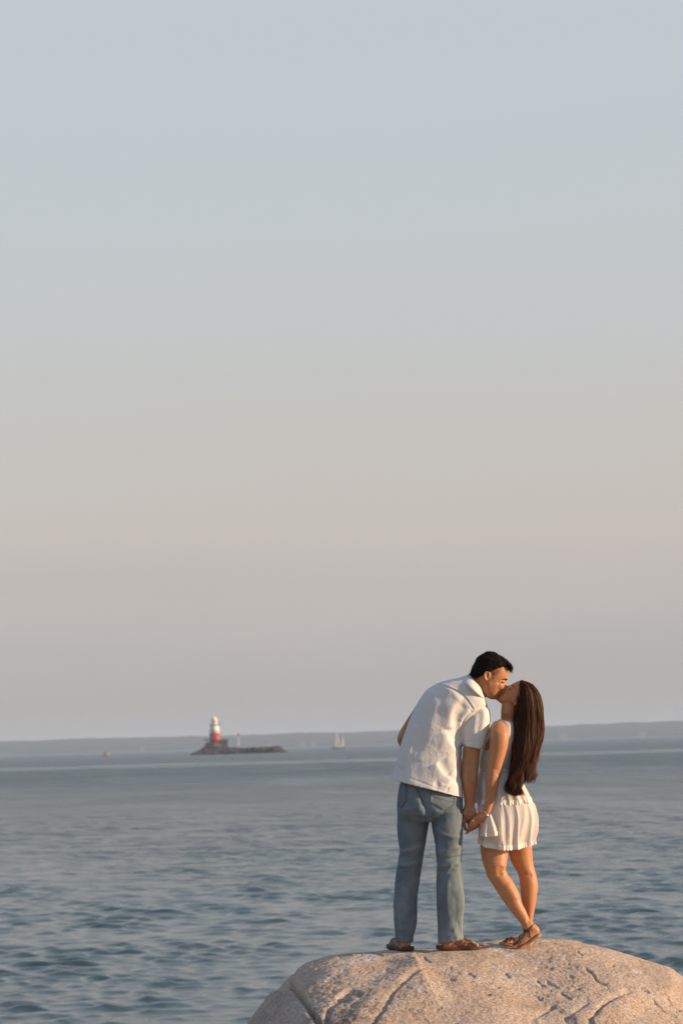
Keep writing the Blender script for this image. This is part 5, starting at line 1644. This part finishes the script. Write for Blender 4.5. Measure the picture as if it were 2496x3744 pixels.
        for q in range(PER):
            spread = .11
            s1 = np.clip(sc * rad + g.normal() * spread, -1.03, 1.03); d1 = dc * rad + g.normal() * .05
            e1 = min(1.0, end * ((0.94 if sc < -.1 else .92) + .07 * g.random()))
            t0 = .0 if g.random() < .55 else .06 * g.random()
            t = np.linspace(t0, e1, nseg)
            L = np.stack([np.interp(t, tpar, Lp[:, k]) for k in range(3)], 1); R = np.stack([np.interp(t, tpar, Rp[:, k]) for k in range(3)], 1)
            c = (L + R) / 2; hw = (R - L) / 2
            pinch = 1 - .72 * smooth01((t - (e1 - .22)) / .22)          # locks draw together at their tips
            sx = sc * (rad + drl * smooth01((t - .3) / .5)) + (s1 - sc * rad) * pinch
            P = c + hw * sx[:, None]
            P[:, 1] += np.interp(t, tpar, wc) + np.interp(t, tpar, dr) * (dc * rad + (d1 - dc * rad) * pinch)
            wv = am * smooth01((t - .35) / .6) * np.sin(fq * 6.28 * t + ph) + .0015 * np.sin(30 * t + q)
            P[:, 0] += hk * smooth01((t - (e1 - .20)) / .20) ** 2
            P[:, 0] += .008 * np.sin(6.28 * 2.1 * t + 2.2 * sc + .6) * smooth01((t - .3) / .4)
            P[:, 0] += wv; P[:, 1] += .6 * wv * math.cos(ph)
            if g.random() < .06:
                P[:, 0] += .011 * g.normal() * smooth01((t - .1) / .9); P[:, 1] -= .01 * g.random()
            r = .00095 * (1 - .75 * smooth01((t - t0 - .6 * (e1 - t0)) / (.4 * (e1 - t0)))) + .0001
            T = np.gradient(P, axis=0); T /= np.linalg.norm(T, axis=1)[:, None]
            A_ = np.cross(T, (0, 1, 0)); A_ /= np.linalg.norm(A_, axis=1)[:, None] + 1e-9
            B_ = np.cross(T, A_)
            ring = np.stack([P + (A_ * math.cos(a) + B_ * math.sin(a)) * r[:, None] for a in (0, 2.094, 4.189)], 1)
            VV.append(ring.reshape(-1, 3)); TT.append(np.full(nseg * 3, np.clip(tone_l + g.normal() * .18, 0, 1)))
            cnt += 1
    f = grid_faces(nseg, 3, True)
    FF = (f[None] + (np.arange(cnt) * nseg * 3)[:, None, None]).reshape(-1, 4)
    st = mk('hair_strands', np.vstack(VV), FF, hm.m, hair, attr={'tone': np.concatenate(TT)}); st['kind'] = 'stuff'
    # loose wisps over the crown and in front of the ear
    W = MB()
    for k in range(10):
        W.add(*ptube(fB, [(955 + 4 * k, 720 + 10 * k, WH - .078, .0006), (948 + 4 * k, 850, WH - .078, .0006), (958 + 3 * k, 1000, WH - .07, .0005), (940 + 5 * k, 1120 + 20 * k, WH - .10, .0003)], nseg=3, sub=5, dome=False))
    wv_ = W.build('hair_wisps', hm.m, hair, smooth=True); wv_['kind'] = 'stuff'
    at2 = wv_.data.attributes.new('tone', 'FLOAT', 'POINT'); at2.data.foreach_set('value', np.full(len(wv_.data.vertices), .9, np.float32))

    # ---- bracelet, rings
    sil = Mat('silver_metal', (0.85, 0.80, 0.74), 0.25, Metallic=0.9)
    sil.color(sil.ramp(sil.noise(300, 2), [(0.3, (0.78, 0.73, 0.66)), (0.7, (0.9, 0.86, 0.8))]))
    th = np.linspace(0, 2 * math.pi, 25)
    C0 = U(*fH(892, 300), -.090); ax1 = (U(*fH(972, 410)) - U(*fH(812, 185))) / 2 * 1.04
    pts = [(*(C0 + ax1 * math.cos(a) + np.array([0, .0235, 0]) * math.sin(a) + (U(*fH(925, 260)) - U(*fH(892, 300))) * .5 * math.sin(-a)), .0022) for a in th]
    br = MB().add(*tube(pts, nseg=8, sub=2, dome=False)).build('bracelet', sil.m, o, smooth=True)
    MB().add(*ptube(fH, [(945, 455, -.108, .0009), (925, 500, -.108, .0009), (912, 575, -.106, .0012)], nseg=6)).build('bracelet_chain', sil.m, br, smooth=True)
    rg = MB().add(*ell(U(*fH(505, 468), -.103), (.0045, .003, .0045), n=6)).build('ring', sil.m, o)
    rg['label'] = 'silver ring with a bright stone'

    # ---- sandals
    def wsandal(H, T, lift, straps, w):
        SV_, SF_ = sole(H, T, w, .017, lift)
        so = mk('sandal', SV_, SF_, SOLE_T.m, o)
        for pts, wd in straps:
            V2, F2 = strip(bv, fF, pts, wd, .0004, .0026); mk('strap', V2, F2, LEATHER.m, so)
        return so
    H, T = U(*fF(1326, 354), -.052), U(*fF(1090, 472), -.048)
    wsandal(H, T, [0, -.004, -.016, -.018, .0], [([(1166, 322), (1195, 332), (1225, 325), (1250, 300), (1272, 280)], .008), ([(1225, 330), (1230, 360), (1238, 392)], .008), ([(1166, 335), (1195, 345), (1225, 340)], .006), ([(1158, 345), (1150, 390), (1160, 440), (1170, 462)], .006), ([(1200, 345), (1180, 380), (1150, 410), (1120, 430), (1105, 450)], .006), ([(1125, 425), (1145, 445), (1150, 470)], .006), ([(1100, 452), (1125, 440), (1140, 425)], .005)], .095)
    FOOT_SPOTS.append((U(*fF(1130, 489), -.048), .07))
    H, T = U(*fF(1278, 456), .125), U(*fF(1004, 450), .08)
    wsandal(H, T, [0, -.002, -.002, 0, .004], [([(1155, 360), (1120, 385), (1098, 410), (1090, 440)], .006), ([(1060, 404), (1050, 420), (1056, 446)], .005), ([(1082, 412), (1060, 420), (1030, 440)], .005), ([(1030, 420), (1050, 415), (1080, 400)], .005)], .09)
    FOOT_SPOTS.append(((H * .55 + T * .45) + np.array([0, 0, -.0185]), .15))
    return o
build_woman()
build_rock()
for o in bpy.data.objects:
    if '_o' in o: del o['_o']
